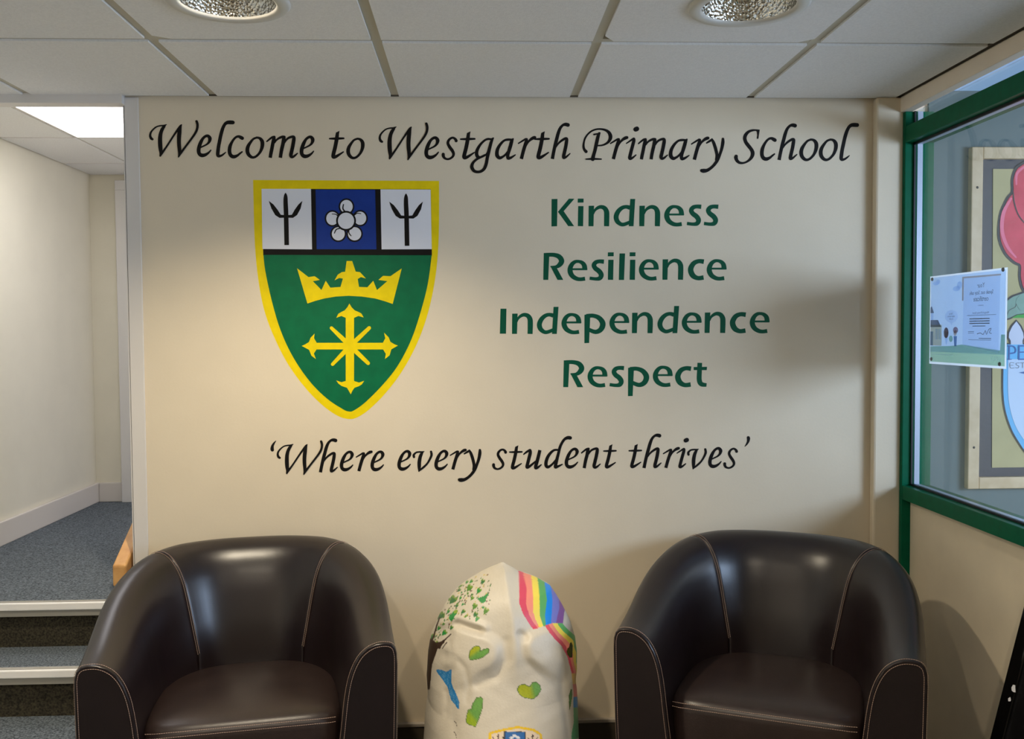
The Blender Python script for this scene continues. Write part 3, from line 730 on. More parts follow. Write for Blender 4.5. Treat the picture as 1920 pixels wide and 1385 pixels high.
# ================================================================ painted sculpture between the chairs
def sculpture():
    root = empty('painted_sculpture', (-.265, -.36, 0))
    tag(root, 'white domed sculpture painted with green hearts, leaves and rainbow stripes between the chairs', 'sculpture')
    Lp = [(1054, 940), (1063, 919), (1074, 900), (1085.5, 881), (1094, 868.5), (1106, 854), (1118.6, 844), (1133, 834), (1153, 823), (1168, 816), (1186, 808), (1215, 803), (1256, 800.5), (1280, 802), (1291, 803), (1320, 799), (1344, 797), (1374, 795), (1440, 792), (1560, 790)]
    Rp = [(1054, 944), (1063, 958), (1073, 970.5), (1078, 984), (1083, 999), (1088, 1010), (1101, 1032), (1119, 1044), (1138, 1055), (1155, 1064), (1168, 1070), (1192, 1077), (1215, 1080), (1247, 1080), (1260, 1078), (1269, 1077), (1283, 1079), (1313, 1081), (1347, 1082), (1440, 1084), (1560, 1086)]
    vs_ = np.concatenate([np.linspace(1054.2, 1075, 26), np.linspace(1076, 1392, 250), np.linspace(1398, 1470, 12)])
    ul = np.interp(vs_, [p[0] for p in Lp], [p[1] for p in Lp]); ur = np.interp(vs_, [p[0] for p in Rp], [p[1] for p in Rp])
    yc = -.36
    zz = []; cx = []; hw = []
    for v, a, b in zip(vs_, ul, ur):
        xa, za = on_wall(a, v, yc); xb, zb = on_wall(b, v, yc)
        zz.append((za+zb)/2); cx.append((xa+xb)/2); hw.append((xb-xa)/2)
    zz, cx, hw = map(np.array, (zz, cx, hw))
    order = np.argsort(-zz)
    # continue to the floor
    zl = np.linspace(zz[-1]-.03, 0, 8); zz = np.concatenate([zz, zl]); cx = np.concatenate([cx, np.full(8, cx[-1])]); hw = np.concatenate([hw, hw[-1]+np.linspace(.002, .012, 8)])
    n = len(zz)
    # angles: dense on the side that faces the room
    th = np.concatenate([np.linspace(-math.pi*1.08, math.pi*.08, 330), np.linspace(math.pi*.08, math.pi*.92, 40)[1:-1]])
    m_ = len(th)
    C_, S_ = np.cos(th), np.sin(th)
    e = 2/2.25
    X = cx[:, None]+hw[:, None]*np.sign(C_)*np.abs(C_)**e
    dep = .235*(1-np.exp(-(hw/.150)**1.5))
    for _ in range(400): dep[1:-9] = (dep[:-10]+2*dep[1:-9]+dep[2:-8])/4
    dep[0] = min(dep[0], .01)
    fwd = np.clip((.60-zz)/.5, 0, 1); fwd = fwd*fwd*(3-2*fwd)*.17
    Y = yc+(dep+np.where(True, fwd, 0))[:, None]*np.where(S_ < 0, 1, 0)*np.sign(S_)*np.abs(S_)**e + dep[:, None]*np.where(S_ >= 0, 1, 0)*np.abs(S_)**e
    Z = np.repeat(zz[:, None], m_, 1)
    P = np.stack([X, Y, Z], -1).reshape(-1, 3)
    def project(P):
        d = P-np.array(CAM); f_ = d@np.array(fw)
        return 960+F_PX*(d@np.array(cr))/f_, 692.5-F_PX*(d@np.array(cu))/f_
    U, V = project(P)
    def seg_dist(U, V, pts):
        D = np.full(U.shape, 1e9)
        for (x0, y0), (x1, y1) in zip(pts[:-1], pts[1:]):
            dx, dy = x1-x0, y1-y0; t = np.clip(((U-x0)*dx+(V-y0)*dy)/(dx*dx+dy*dy+1e-9), 0, 1)
            D = np.minimum(D, np.hypot(U-x0-t*dx, V-y0-t*dy))
        return D
    def inside(U, V, pts):
        I = np.zeros(U.shape, bool); k = len(pts)
        for i in range(k):
            x0, y0 = pts[i]; x1, y1 = pts[(i+1) % k]
            if y0 == y1: continue
            c = ((y0 > V) != (y1 > V)) & (U < (x1-x0)*(V-y0)/(y1-y0)+x0); I ^= c
        return I
    def sd(U, V, pts): return np.where(inside(U, V, pts), 1, -1)*seg_dist(U, V, list(pts)+[pts[0]])
    def sst(x, a, b): t = np.clip((x-a)/(b-a), 0, 1); return t*t*(3-2*t)
    front = (np.tile(S_, n) < .12)
    D = np.zeros(len(P))
    xr = np.interp(V, [1054, 1100, 1160, 1230, 1300], [941, 950, 960, 966, 966])
    D += .026*np.exp(-np.abs(U-xr)/30)*(1-sst(V, 1205, 1300))*sst(V, 1056, 1085)
    lump1 = [(848, 1172), (862, 1166), (880, 1174), (905, 1182), (925, 1190), (938, 1203), (942, 1222), (938, 1243), (925, 1258), (905, 1268), (885, 1284), (868, 1290), (845, 1290), (838, 1230)]
    lump2 = [(982, 1192), (995, 1181), (1020, 1172), (1034, 1174), (1048, 1190), (1058, 1212), (1064, 1245), (1062, 1278), (1040, 1276), (1015, 1262), (995, 1246), (983, 1232), (978, 1210)]
    lump1 = [p[:2] for p in smooth_path([(*p, 0) for p in lump1+lump1[:1]], 4)][:-1]; lump2 = [p[:2] for p in smooth_path([(*p, 0) for p in lump2+lump2[:1]], 4)][:-1]
    D += .020*sst(sd(U, V, lump1), -4, 15)*(1-.75*sst(V, 1225, 1295)) + .021*sst(sd(U, V, lump2), -4, 14)*(1-.75*sst(V, 1235, 1290))
    # brow overhang and its hollow at left, small notch at right
    D += .012*np.exp(-(seg_dist(U, V, [(832, 1168), (860, 1157), (885, 1166), (910, 1176)])/7)**2)
    D -= .015*np.exp(-(seg_dist(U, V, [(858, 1171), (880, 1178), (900, 1182)])/6)**2)
    D -= .010*np.exp(-(seg_dist(U, V, [(975, 1188), (984, 1194)])/6)**2)
    # valleys beside the lumps, side folds and creases
    D -= .006*np.exp(-(seg_dist(U, V, [(948, 1200), (950, 1235), (930, 1268), (895, 1285)])/7)**2)
    for pts, dd, ww in (([(863, 1238), (874, 1252), (879, 1285), (874, 1315)], .008, 4), ([(1052, 1248), (1054, 1300), (1062, 1345), (1067, 1385)], .009, 4.5),
                        ([(836, 1296), (838, 1318), (836, 1336)], .010, 4), ([(846, 1205), (851, 1228), (848, 1255)], .008, 5), ([(845, 1300), (850, 1345), (856, 1385)], .006, 6)):
        D -= .55*dd*np.exp(-(seg_dist(U, V, pts)/(ww*1.2))**2)
    D += .010*np.exp(-(((U-842)/12)**2+((V-1212)/14)**2)) + .010*np.exp(-(((U-838)/11)**2+((V-1242)/12)**2))
    D += .012*np.exp(-(((U-1070)/9)**2+((V-1295)/26)**2)) + .010*np.exp(-(((U-815)/16)**2+((V-1345)/40)**2))
    rng = np.random.RandomState(3)
    D += .0006*np.sin(U*.11+np.sin(V*.07)*2)*np.sin(V*.09+1)
    Dg = D.reshape(n, m_)
    for _ in range(7):
        Dg[1:-1] = (Dg[:-2]+2*Dg[1:-1]+Dg[2:])/4; Dg[:, 1:-1] = (Dg[:, :-2]+2*Dg[:, 1:-1]+Dg[:, 2:])/4
    D = Dg.reshape(-1)*front
    cen = np.stack([np.repeat(cx, m_), np.full(n*m_, yc), np.repeat(zz-.12, m_)], -1)
    dirn = P-cen; dirn[:, 2] = np.maximum(dirn[:, 2]*.35, 0); dirn /= np.linalg.norm(dirn, axis=1)[:, None]
    # keep the outline: the push is mostly towards the room
    dirn[:, 0] *= .35
    P2 = P+dirn*D[:, None]
    # ---- paint
    base = np.array(lin((214, 205, 188)))
    col = np.tile(base, (len(P), 1))
    mott = .5+.5*np.sin(U*.9+3*np.sin(V*.31))*np.sin(V*.8+2*np.sin(U*.23))
    col *= (1-.035*mott)[:, None]
    def fill(mask, rgb, k=1.0):
        c = np.array(lin(rgb)); col[mask] = col[mask]*(1-k)+c*k
    def c1(p): return [(790+x/8.15, 1045+y/8.15) for x, y in p]
    def c2(p): return [(930+x/8.15, 1045+y/8.15) for x, y in p]
    def c3(p): return [(790+x/7.4875, 1200+y/7.4875) for x, y in p]
    def c4(p): return [(930+x/7.4875, 1200+y/7.4875) for x, y in p]
    # rainbow over the top right
    B = [c2(b) for b in ([(345, 150), (335, 240), (345, 500), (345, 700), (400, 850), (480, 985), (560, 1095)],
      [(400, 150), (405, 270), (460, 480), (450, 720), (500, 880), (560, 985), (630, 1075)],
      [(530, 150), (535, 300), (560, 600), (560, 830), (600, 950), (650, 1060)],
      [(620, 150), (635, 350), (660, 600), (665, 880), (700, 990), (715, 1045)],
      [(740, 250), (745, 420), (775, 650), (745, 880), (750, 960), (755, 1045)],
      [(820, 300), (840, 470), (860, 650), (850, 850), (840, 950), (838, 1045)],
      [(960, 500), (962, 650), (965, 780), (935, 900), (915, 1000), (905, 1060)],
      [(1100, 600), (1060, 780), (1040, 850), (1030, 950), (1010, 1080), (995, 1160)])]
    cols = [(226, 84, 106), (250, 150, 128), (252, 226, 92), (98, 176, 100), (0, 142, 238), (130, 130, 206), (142, 90, 158)]
    for i, c in enumerate(cols):
        fill(inside(U, V, B[i]+B[i+1][::-1]) & front, c)
    # lower ribbon along the right edge
    edge = c2([(735, 1040), (780, 1140), (880, 1260), (1020, 1385)])+c4([(900, 90), (1000, 230), (1055, 440), (1065, 640), (1090, 1050), (1092, 1150), (1066, 1300), (1060, 1400)])
    outw = [(x+46, y-14) for x, y in edge]
    rib = inside(U, V, edge+outw[::-1]) & front & (V > 1168)
    dd = seg_dist(U, V, edge)
    wid = np.interp(V, [1170, 1200, 1240, 1300], [9, 9, 5, 5])
    low = V > 1300
    for k, c in enumerate([(226, 90, 106), (250, 150, 128), (252, 226, 92), (104, 182, 106)]):
        fill(rib & ~low & (dd >= wid*k*.9) & (dd < wid*(k+1)*.9+.3) & (V < 1305), c)
    fill(rib & (dd >= wid*3.6) & (V < 1262) & (V > 1195) , (150, 150, 140))
    fill(rib & (V >= 1282) & (V < 1306), (226, 120, 120)); fill(rib & (V >= 1262) & (V < 1282), (232, 190, 110))
    fill(rib & (V >= 1306) & (V < 1326), (40, 140, 210)); fill(rib & (V >= 1326), (100, 170, 120))
    def heart(poly, split, a=(168, 176, 30), b=(106, 160, 72), line=(84, 112, 52)):
        s_ = sd(U, V, poly); I = (s_ > 0) & front
        g = sst((U-split[0][0])*split[1][0]+(V-split[0][1])*split[1][1], -5, 5)
        ca, cb = np.array(lin(a)), np.array(lin(b)); tex = (.9+.2*mott)[:, None]
        col[I] = ((ca*(1-g)[:, None]+cb*g[:, None])*tex)[I]
        fill((s_ > 0) & (s_ < 1.3) & front, line)
    heart(c3([(690, 272), (681, 200), (700, 130), (755, 72), (815, 63), (843, 92), (836, 136), (890, 108), (945, 93), (968, 110), (950, 165), (880, 225), (790, 260)]), ((897, 1219), (.6, .8)))
    heart(c3([(765, 1217), (680, 1192), (628, 1160), (628, 1070), (655, 975), (700, 955), (715, 890), (775, 800), (840, 790), (872, 830), (858, 960), (815, 1090)]), ((880, 1335), (.75, -.65)), (150, 176, 30))
    heart(c4([(525, 830), (400, 812), (325, 765), (290, 690), (320, 630), (390, 607), (470, 645), (505, 592), (565, 585), (620, 625), (635, 690), (600, 765)]), ((997, 1292), (.8, -.2)))
    heart(c4([(1003, 112), (1022, 105), (1040, 30), (1056, 22), (1076, 70), (1070, 242), (1030, 240), (1002, 205), (990, 155)]), ((1068, 1215), (1, 0)), (96, 92, 22), (44, 58, 26), (34, 44, 20))
    heart(c4([(1030, 682), (1048, 690), (1052, 780), (1045, 900), (1030, 985), (1018, 870), (1010, 770)]), ((1060, 1300), (1, 0)), (96, 140, 92), (96, 140, 92))
    # tree of small leaves at top left
    heart_o = [(0, -1.1), (.35, -.65), (.72, -.1), (.85, .35), (.68, .72), (.35, .8), (.08, .6), (0, .38), (-.08, .6), (-.35, .8), (-.68, .72), (-.85, .35), (-.72, -.1), (-.35, -.65)]
    def leaf(x, y, s, ang, rgb, asp=1.7):
        (cx_, cy_), = c1([(x, y)]); r_ = s/8.15*.68
        a = math.radians(ang); q = []
        for px, py in heart_o:
            px *= .78/asp*1.5; lx, ly = py, px                      # tip points down-left, lobes up-right
            q.append((cx_+r_*(lx*math.cos(a)+ly*math.sin(a)), cy_-r_*(lx*math.sin(a)-ly*math.cos(a))))
        box_ = (np.abs(U-cx_) < r_*1.5) & (np.abs(V-cy_) < r_*1.5) & front
        ix = np.nonzero(box_)[0]
        if not len(ix): return
        I = inside(U[ix], V[ix], q); k_ = ix[I]
        col[k_] = np.array(lin(rgb))
        if s > 45:
            side = (U[k_]-cx_)*math.cos(a)-(V[k_]-cy_)*math.sin(a) > r_*.25
            col[k_[side]] = np.array(lin((140, 168, 58)))*.6+np.array(lin(rgb))*.4
    G1, G2, G3 = (40, 140, 66), (84, 136, 48), (56, 118, 66)
    region = c1([(560, 470), (740, 340), (900, 270), (1050, 280), (1070, 420), (1050, 700), (1110, 750), (900, 960), (560, 900), (480, 1080), (300, 1200), (180, 1330), (160, 1180), (260, 900), (400, 680)])
    rx = rng.uniform(150, 1120, 700); ry = rng.uniform(260, 1330, 700); k = 0
    for x, y in zip(rx, ry):
        (qx, qy), = c1([(x, y)])
        if inside(np.array([qx]), np.array([qy]), region)[0] and k < 190:
            k += 1; leaf(x, y, rng.uniform(15, 30), 50, [(86, 108, 60), (110, 74, 60), (70, 120, 60), (206, 186, 110)][k % 4], 1.6)
    for i, (x, y, s) in enumerate([(770, 368, 60), (740, 462, 95), (945, 375, 68), (885, 507, 78), (712, 547, 42), (485, 642, 120), (600, 617, 48), (780, 622, 60), (545, 735, 58), (635, 715, 42), (820, 742, 85), (645, 825, 66), (415, 822, 58), (690, 895, 46), (830, 868, 76), (950, 760, 46), (990, 815, 90), (300, 890, 105), (270, 1078, 62), (355, 1020, 44), (465, 1072, 62), (355, 1150, 80), (240, 1325, 90), (580, 498, 58), (620, 535, 34), (600, 432, 60), (175, 1205, 70), (860, 930, 70), (430, 640, 50), (330, 870, 60), (700, 380, 50), (285, 1180, 36), (225, 1200, 30), (920, 325, 26)]):
        leaf(x, y, s, 42+(i*37 % 25), (G1, G2, G3)[i % 3], 1.5 if s > 60 else 1.8)
    # the two large hearts among the leaves
    for poly in ([(855, 628), (915, 605), (960, 590), (1000, 560), (1030, 548), (1030, 580), (995, 620), (990, 665), (950, 698), (915, 690)], [(470, 975), (430, 925), (432, 880), (470, 860), (490, 820), (530, 795), (562, 805), (550, 860), (520, 900), (512, 940)]):
        fill(inside(U, V, c1(poly)) & front, G1)
    fill(inside(U, V, c1([(490, 820), (530, 795), (562, 805), (550, 850), (510, 855)])) & front, (150, 176, 60), .8)
    brown = (66, 50, 40)
    def line_(pts, w_, rgb): fill((seg_dist(U, V, pts) < w_/2) & front, rgb)
    fill(inside(U, V, [(796, 1205), (808, 1196), (817, 1204), (828, 1202), (836, 1196), (833, 1206), (820, 1217), (815, 1232), (810, 1246), (808, 1270), (806, 1292), (796, 1292)]) & front, brown)
    line_(c1([(280, 920), (230, 1060), (190, 1200), (140, 1330), (120, 1385)]), 3, brown)
    line_(c1([(460, 1170), (380, 1240), (320, 1320), (280, 1385)]), 2.6, brown)
    line_(c1([(400, 1290), (330, 1385)]), 2, brown)
    # blue ribbon
    s_ = sd(U, V, c3([(205, 425), (225, 408), (290, 415), (345, 440), (385, 430), (432, 395), (436, 480), (428, 600), (455, 680), (500, 780), (534, 870), (528, 960), (510, 965), (470, 900), (420, 850), (390, 760), (370, 660), (310, 570), (250, 490)]))
    fill((s_ > 0) & front, (46, 128, 190)); fill((s_ > 1.6) & (mott > .6) & front, (110, 170, 214), .6)
    for pts in ([(455, 1135), (490, 1170), (497, 1215)], [(440, 1278), (475, 1310), (495, 1390)]): line_(c3(pts), 1.0, (60, 44, 40))
    # small crest at the foot of the view
    line_([(917, 1400), (919, 1374), (945, 1367.5), (972, 1363), (1000, 1368), (1013, 1376), (1019, 1400)], 4.6, (238, 196, 24))
    cmask = inside(U, V, [(920, 1400), (922, 1377), (945, 1370), (972, 1366), (999, 1371), (1011, 1379), (1016, 1400)]) & front
    fill(cmask, (236, 214, 190))
    fill(inside(U, V, [(945.5, 1400), (945.5, 1371), (986, 1371), (987, 1400)]) & front, (40, 40, 40))
    fill(inside(U, V, [(947.5, 1400), (947.5, 1372), (984.5, 1372), (985, 1400)]) & front, (34, 104, 176))
    for x, y in ((965, 1379), (959, 1383), (971, 1382), (962, 1389), (969, 1389)): fill((np.hypot(U-x, V-y) < 3.4) & front, (226, 228, 236))
    for x in (934, 999):
        line_([(x, 1378), (x, 1400)], 1.6, (60, 30, 24)); fill(inside(U, V, [(x-3, 1381), (x, 1375), (x+3, 1381)]) & front, (60, 30, 24))
        line_([(x-10, 1382), (x-7, 1386)], 1.2, (60, 30, 24)); line_([(x+10, 1381), (x+7, 1386)], 1.2, (60, 30, 24))
    # ---- mesh
    P2[:, 0] -= -.265; P2[:, 1] -= -.36
    apex = P2[:m_].mean(0); vv = np.vstack([P2, apex[None]+np.array([[0, 0, .0004]])]); col = np.vstack([col, col[:m_].mean(0)])
    i, j = np.meshgrid(np.arange(n-1), np.arange(m_), indexing='ij'); j2 = (j+1) % m_
    F = np.stack([i*m_+j, (i+1)*m_+j, (i+1)*m_+j2, i*m_+j2], -1).reshape(-1, 4)
    me = bpy.data.meshes.new('body'); faces = F.tolist()+[(n*m_, k, (k+1) % m_) for k in range(m_)]
    me.from_pydata(vv.tolist(), [], faces); me.update()
    ca = me.color_attributes.new('paint', 'FLOAT_COLOR', 'POINT')
    ca.data.foreach_set('color', np.hstack([col, np.ones((len(col), 1))]).astype(np.float32).ravel())
    mt = mat('painted_resin', (230, 224, 210), .42, bump=.25, bscale=160, spec=.4)
    nt = mt.node_tree; at_ = nt.nodes.new('ShaderNodeVertexColor'); at_.layer_name = 'paint'
    nt.links.new(at_.outputs['Color'], nt.nodes['Principled BSDF'].inputs['Base Color'])
    link('body', me, mt, root, True)
    lathe('plinth', [(.0, .0), (.27, .0), (.275, .004), (.275, .010), (.0, .010)], M['foot'], root)
sculpture()

# ================================================================ poster on the glass (seen from behind)
def poster():
    y0, y1, z0, z1 = -.146, -.599, 1.333, 1.621
    X0 = XR+.0415
    e = empty('poster', (X0, (y0+y1)/2, z0)); tag(e, 'pale blue certificate poster on the glass, seen from behind with mirrored text', 'poster')
    def yz(s, t): return ((y0+(y1-y0)*s)-(y0+y1)/2, (z1-z0)*(1-t))
    def piece(name, polys, m, lay):
        me = flat_mesh(name, polys, lambda s, t: (-.0004*lay+.004, *yz(s, t)), -5e-6, 0); o = link(name, me, m, e); return o
    R = lambda a, b, c, d: [(a, b), (c, b), (c, d), (a, d)]
    T = lambda n, c: translucent(n, c)
    sheet = T('laminated_white', (250, 252, 255)); sky = T('poster_sky', (196, 222, 250)); grass = T('poster_grass', (168, 206, 178))
    whitep = T('poster_white', (238, 244, 255)); cloud = T('poster_cloud', (220, 234, 252)); ochre = T('poster_ochre', (226, 212, 180)); grey = T('poster_grey', (104, 116, 134)); rose_ = T('poster_pink', (176, 148, 160)); ink = mat('poster_ink', (92, 104, 120), .6); hair = T('poster_brown', (110, 90, 96)); edge = T('poster_peach', (214, 190, 176)); doorb = T('poster_door', (112, 150, 190))
    MB().box(.0035, .0045, *sorted((yz(0, 0)[0], yz(1, 0)[0])), 0, z1-z0).obj('sheet', sheet, e)
    piece('sky', [R(.012, .018, .985, .86)], sky, 1.0)
    piece('grass', [[(.012, .80), (.30, .79), (.47, .77), (.93, .82), (.94, .66), (.985, .66), (.985, .975), (.012, .975)]], grass, 1.5)
    piece('cloud', [disc(.09, .085, .045, .022), disc(.12, .07, .03, .025)], cloud, 2); piece('cloud', [disc(.38, .165, .05, .028), disc(.42, .13, .035, .04)], cloud, 2)
    piece('peach_edge', [[(.455, .045), (.93, .055), (.93, .072), (.478, .065), (.478, .30), (.455, .30)]], edge, 2)
    piece('certificate_panel', [[(.478, .062), (.925, .078), (.915, .845), (.470, .775)]], whitep, 3)
    piece('house_wall', [R(.013, .555, .18, .79)], ochre, 2.2); piece('house_roof', [[(.013, .50), (.125, .50), (.175, .58), (.013, .58)]], grey, 2.6)
    piece('house_tower', [[(.013, .42), (.055, .42), (.055, .50), (.013, .50)]], cloud, 2.2); piece('tower_roof', [[(.013, .36), (.03, .34), (.065, .42), (.013, .42)]], grey, 2.7)
    piece('house_window', [R(.09, .60, .125, .72), R(.132, .60, .165, .72)], cloud, 3); piece('house_door', [R(.013, .63, .055, .79)], doorb, 3)
    piece('speech_bubble', [disc(.315, .465, .09, .068), [(.29, .52), (.32, .57), (.33, .52)]], whitep, 2.4)
    piece('child_hair', [disc(.245, .645, .034, .06)], hair, 3); piece('child_face', [disc(.248, .665, .022, .035)], rose_, 3.5); piece('child_body', [[(.225, .70), (.27, .70), (.262, .75), (.252, .78), (.24, .75)]], cloud, 3)
    piece('child_hair', [disc(.375, .615, .034, .035)], rose_, 3); piece('child_face', [disc(.37, .645, .022, .032)], edge, 3.5); piece('child_body', [[(.35, .68), (.395, .68), (.39, .79), (.36, .79)]], doorb, 3)
    piece('ball', [disc(.312, .71, .026, .035)], grass, 3)
    def text(s_, body, size, c, z_shift=0, m=ink, lay=5):
        cu_ = bpy.data.curves.new('text', 'FONT'); cu_.body = body; cu_.size = size; cu_.align_x = 'CENTER'; cu_.resolution_u = 2
        tmp = bpy.data.objects.new('tmp', cu_); scene.collection.objects.link(tmp)
        dg = bpy.context.evaluated_depsgraph_get(); me = bpy.data.meshes.new_from_object(tmp.evaluated_get(dg))
        bpy.data.objects.remove(tmp, do_unlink=True)
        y, z = yz(c, s_)
        for v in me.vertices: v.co = (-.0004*lay+.004, y+v.co.x, z+v.co.y)
        me.materials.clear(); link('print', me, m, e)
    text(.175, 'Your', .020, .70); text(.245, 'Speak out. Stay safe.', .0165, .70); text(.315, 'certificate', .021, .70)
    text(.365, 'presented to', .006, .70); text(.445, 'Westgarth Primary School', .0085, .70); piece('rule', [R(.53, .458, .885, .462), R(.55, .715, .83, .719)], ink, 5)
    piece('signature', stroke_polys([(.66, .655, .006), (.70, .645, .006), (.735, .66, .006), (.76, .62, .006), (.775, .66, .006), (.80, .61, .006), (.83, .60, .006), (.81, .64, .006), (.835, .65, .006)], n=3), ink, 5)
    for k in range(3): piece('rule', [R(.56, .493+.024*k, .81, .502+.024*k)], ink, 5)
    piece('rule', [R(.60, .570, .76, .577), R(.545, .63, .62, .635), R(.545, .645, .62, .649), R(.68, .698, .83, .704)], ink, 5)
    for t, wd_ in ((.445, 'Tell us'), (.472, 'what matters'), (.50, 'to you')): text(t, wd_, .0085, .315)
    text(.925, 'NSPCC', .018, .885, m=whitep)
    piece('small_print', [R(.04, .885, .35, .892)], whitep, 5)
    for s_, t_ in ((.035, .035), (.955, .018), (.035, .945), (.93, .955)):
        y, z = yz(s_, t_); o = lathe('stud', [(.0001, .004), (.005, .0035), (.0062, .0015), (.0062, 0)], M['gloss_black'], e, 14)
        o.rotation_euler = (0, -math.pi/2, 0); o.location = (.0035, y, z)
poster()

# ================================================================ display board in the porch
def display_board():
    YP = -.030
    X0, Z0 = on_wall(1812, 916, YP); _, Z1 = on_wall(1830, 276, YP); X1 = X0+1.78
    e = empty('display_board', (X0, -.013, Z0)); tag(e, 'pine framed notice board with red poppy and blue shield behind the glass', 'notice board')
    def P_(u, v):
        x, z = on_wall(u, v, YP); return x-X0, z-Z0
    Wd, Hh = X1-X0, Z1-Z0; fr = .040
    box('backing', (.02, Wd-.02, -.008, .0, .02, Hh-.02), M['backing'], e)
    for nm, d in (('frame_side', (0, fr, -.026, 0, 0, Hh)), ('frame_side', (Wd-fr, Wd, -.026, 0, 0, Hh)), ('frame_rail', (fr, Wd-fr, -.0255, 0, 0, fr)), ('frame_rail', (fr, Wd-fr, -.0255, 0, Hh-fr, Hh))):
        box(nm, d, M['pine'], e, .003)
    for v in (352, 838):
        x, z = P_(1832, v); o = lathe('screw', [(.0001, .001), (.004, .0008), (.0045, 0)], M['foot'], e, 12); o.rotation_euler = (math.pi/2, 0, 0); o.location = (.5*fr, -.026, z)
    def piece(name, polys, m, lay, par=e):
        me = flat_mesh(name, [[(q[0], q[1]) for q in p] for p in polys], lambda a, b: (a, -.009-.0012*lay, b), -5e-6); return link(name, me, m, par)
    a0, b0 = P_(1862, 877); a1, b1 = P_(1864, 316)
    piece('backing_paper', [[(a0, b0), (a0+1.55, b0), (a0+1.55, b1), (a1, b1)]], M['kraft'], 1)
    def PX_(pts): return [P_(*p) for p in pts]
    def grow(poly, k):
        cx_ = sum(p[0] for p in poly)/len(poly); cy_ = sum(p[1] for p in poly)/len(poly); out = []
        n = len(poly)
        for i in range(n):
            ax, ay = poly[i-1]; bx, by = poly[(i+1) % n]; dx, dy = bx-ax, by-ay; l = math.hypot(dx, dy) or 1; nx, ny = dy/l, -dx/l
            px, py = poly[i]
            if (px-cx_)*nx+(py-cy_)*ny < 0: nx, ny = -nx, -ny
            out.append((px+nx*k, py+ny*k))
        return out
    def crop(pts): return [(1800+x/4.325, 240+y/4.328) for x, y in pts]
    pop = smooth_path([(*p, 0) for p in crop([(700, 240), (610, 250), (519, 295), (465, 340), (440, 420), (440, 520), (400, 570), (350, 680), (332, 790), (335, 900), (380, 1010), (450, 1080), (500, 1110), (500, 1200), (519, 1290), (560, 1340), (640, 1370), (700, 1370)])], 3)
    pop = [(p[0], p[1]) for p in pop]; mx = 1800+700/4.325
    full = pop+[(2*mx-x, y) for x, y in pop[::-1]][1:-1]
    fl = PX_(full)
    piece('poppy_outline', [grow(fl, .009)], M['inkline'], 2); piece('poppy', [fl], M['poppy'], 3)
    piece('petal_line', [[P_(*q[:2]) for q in p] for p in stroke_polys([(1901, 361, 2.0), (1903, 380, 2.4), (1912, 405, 2.0), (1932, 428, 1.6)], n=4)], M['inkline'], 4)
    piece('petal_wash', [[P_(*q[:2]) for q in p] for p in stroke_polys([(1897, 372, 4), (1883, 398, 7), (1880, 432, 7), (1890, 462, 6), (1906, 482, 3)], n=4)], M['poppy_hi'], 3.5)
    piece('petal_wash', [[P_(*q[:2]) for q in p] for p in stroke_polys([(1907, 345, 3), (1908, 325, 5), (1922, 312, 4)], n=4)], M['poppy_hi'], 3.5)
    piece('poppy_centre', [PX_(disc(mx, 425, 26, 30))], M['inkline'], 4)
    def crop2(pts): return [(1720+x/5.77, 480+y/5.771) for x, y in pts]
    lf = PX_(crop2([(925, 690), (935, 640), (930, 560), (970, 490), (1040, 440), (1154, 400), (1250, 380), (1250, 610), (1154, 620), (1080, 630), (1010, 665)]))
    piece('leaf_outline', [grow(lf, .006)], M['inkline'], 2.5); piece('leaf', [lf], M['leafp'], 3.2)
    piece('leaf_vein', [[P_(*q[:2]) for q in p] for p in stroke_polys([(1888, 597, 1.0), (1893, 582, 1.0), (1905, 575, 1.0), (1907, 565, 1.0)], n=4)], M['inkline'], 3.6)
    piece('leaf', [PX_(crop2([(1070, 500), (1085, 450), (1120, 420), (1170, 420), (1230, 470), (1230, 560), (1170, 595), (1110, 580)]))], M['leafp'], 3.8)
    piece('grass_strip', [PX_(crop2([(1030, 668), (1090, 635), (1300, 620), (1300, 668)]))], M['grassp'], 3)
    bl = PX_(crop2([(1080, 705), (1120, 760), (1152, 830), (1160, 880), (1145, 915), (1150, 960), (1020, 960), (1018, 915), (998, 880), (1002, 830), (1035, 760)]))
    piece('bulb_outline', [grow(bl, .006)], M['inkline'], 2.5); piece('bulb', [bl], M['silver'], 3)
    # blue shield with lettering
    def crop3_(pts): return [(1660+x/2.2346, 480+y/2.2339) for x, y in pts]
    left = [(500, 370), (498, 450), (497, 560), (505, 640), (530, 720), (560, 775), (600, 830), (680, 900)]
    ls = [(p[0], p[1]) for p in smooth_path([(*p, 0) for p in left], 4)]; mxx = 1660+680/2.2346
    L1 = crop3_(ls); sh = PX_(L1+[(2*mxx-x, y) for x, y in L1[::-1]][1:])
    piece('shield_outline', [grow(sh, .005)], M['inkline'], 2.7); piece('shield', [sh], M['sky_card'], 3.4)
    inn = crop3_([(517, 432), (516, 560), (525, 640), (548, 712), (580, 765), (620, 815), (680, 865)]); inn = [(p[0], p[1]) for p in smooth_path([(*p, 0) for p in inn], 4)]
    piece('shield_field', [PX_(inn+[(2*mxx-x, y) for x, y in inn[::-1]][1:])], M['pale_card'], 4)
    def S3(pts, w_): return [[P_(*q[:2]) for q in p] for p in stroke_polys([(*p, w_) for p in crop3_(pts)], n=3)]
    piece('letter', S3([(521, 376), (520, 432)], 3.0)+S3([(516, 376), (538, 378), (548, 390), (544, 404), (521, 408)], 2.6)+S3([(514, 432), (530, 432)], 1.6), M['deepblue'], 4.5)
    piece('letter', S3([(562, 376), (561, 432)], 3.0)+S3([(562, 376), (590, 376)], 2.4)+S3([(562, 402), (584, 402)], 2.2)+S3([(561, 432), (592, 432)], 2.4), M['deepblue'], 4.5)
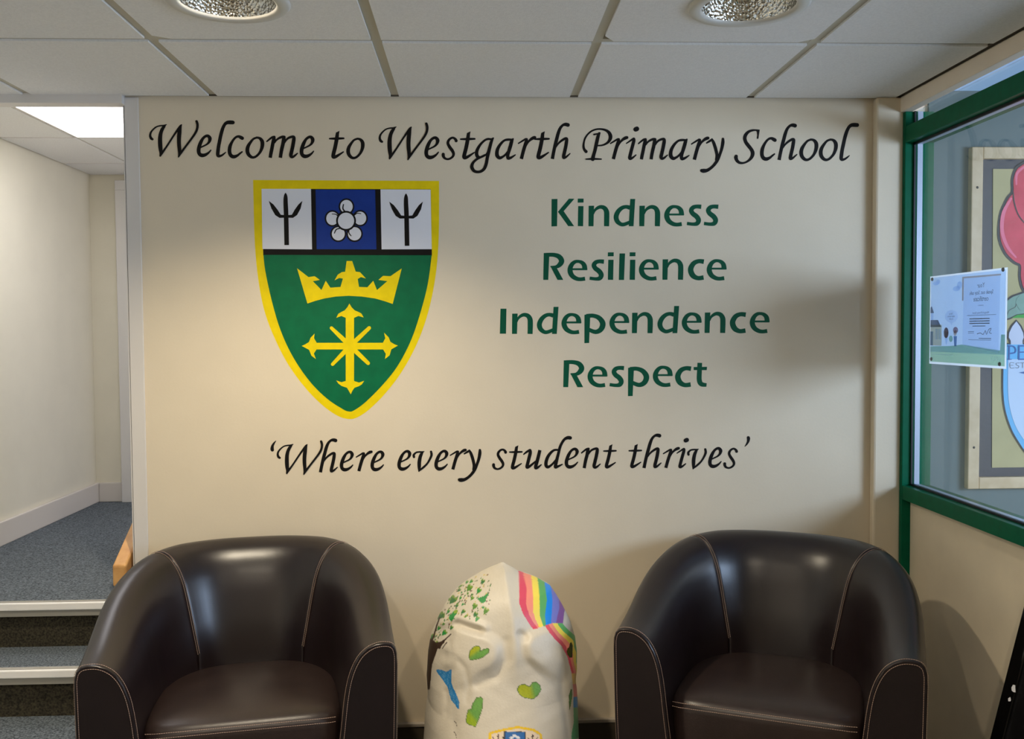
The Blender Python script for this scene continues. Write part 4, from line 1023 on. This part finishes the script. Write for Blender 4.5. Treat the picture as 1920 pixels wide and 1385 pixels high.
    piece('letter', S3([(540, 447), (524, 447), (526, 468), (541, 468)], .9)+S3([(525, 457), (537, 457)], .8), M['pencil'], 5)
    piece('letter', S3([(562, 447), (550, 449), (552, 456), (561, 460), (558, 468), (547, 467)], .9), M['pencil'], 5)
    piece('letter', S3([(566, 447), (590, 446)], .9)+S3([(577, 447), (577, 468)], .9), M['pencil'], 5)
    piece('fish_mark', [PX_(crop3_([(560, 488), (600, 480), (640, 486), (600, 496)]))], M['deepblue'], 5)
display_board()

# ================================================================ black glossy framed board leaning in the corner
def leaning_board():
    y0, y1 = -.842, -1.50
    xb, xt, H = .905, 1.112, .845
    L_ = math.hypot(xt-xb, H); ang = math.atan2(xt-xb, H)
    e = empty('leaning_frame', (xb, y0, 0)); tag(e, 'glossy black framed board leaning against the cream panel at right edge', 'framed board')
    e.rotation_euler = (0, ang, 0)
    MB().box(0, .030, 0-.05, 0, .0, L_).obj('frame_side', M['gloss_black'], e, .004)
    MB().box(0, .030, y1-y0, y1-y0+.05, .0, L_).obj('frame_side', M['gloss_black'], e, .004)
    MB().box(0, .030, y1-y0+.05, -.05, .0, .05).obj('frame_rail', M['gloss_black'], e, .004)
    MB().box(0, .030, y1-y0+.05, -.05, L_-.05, L_).obj('frame_rail', M['gloss_black'], e, .004)
    MB().box(.008, .022, y1-y0+.05, -.05, .05, L_-.05).obj('board_face', mat('black_board_face', (14, 14, 15), .18, rgb2=(26, 26, 28), nscale=6), e)
    r = random.Random(5)
    for k in range(9):
        yy = -.018-r.random()*.05 if k > 1 else -.046+.006*k; zz = L_*.42+r.uniform(-.07, .03) if k > 1 else L_*.62-.03*k
        s_ = .005 if k > 1 else .011-.004*k
        n_ = 7; pts = [(math.cos(2*math.pi*i/n_)*s_*r.uniform(.6, 1.1), math.sin(2*math.pi*i/n_)*s_*r.uniform(.6, 1.1)) for i in range(n_)]
        pyobj('white_fleck', [(-.0004, yy+a, zz+b) for a, b in pts], [tuple(range(n_))], M['white'], e)  # small irregular white flecks near the frame edge
leaning_board()
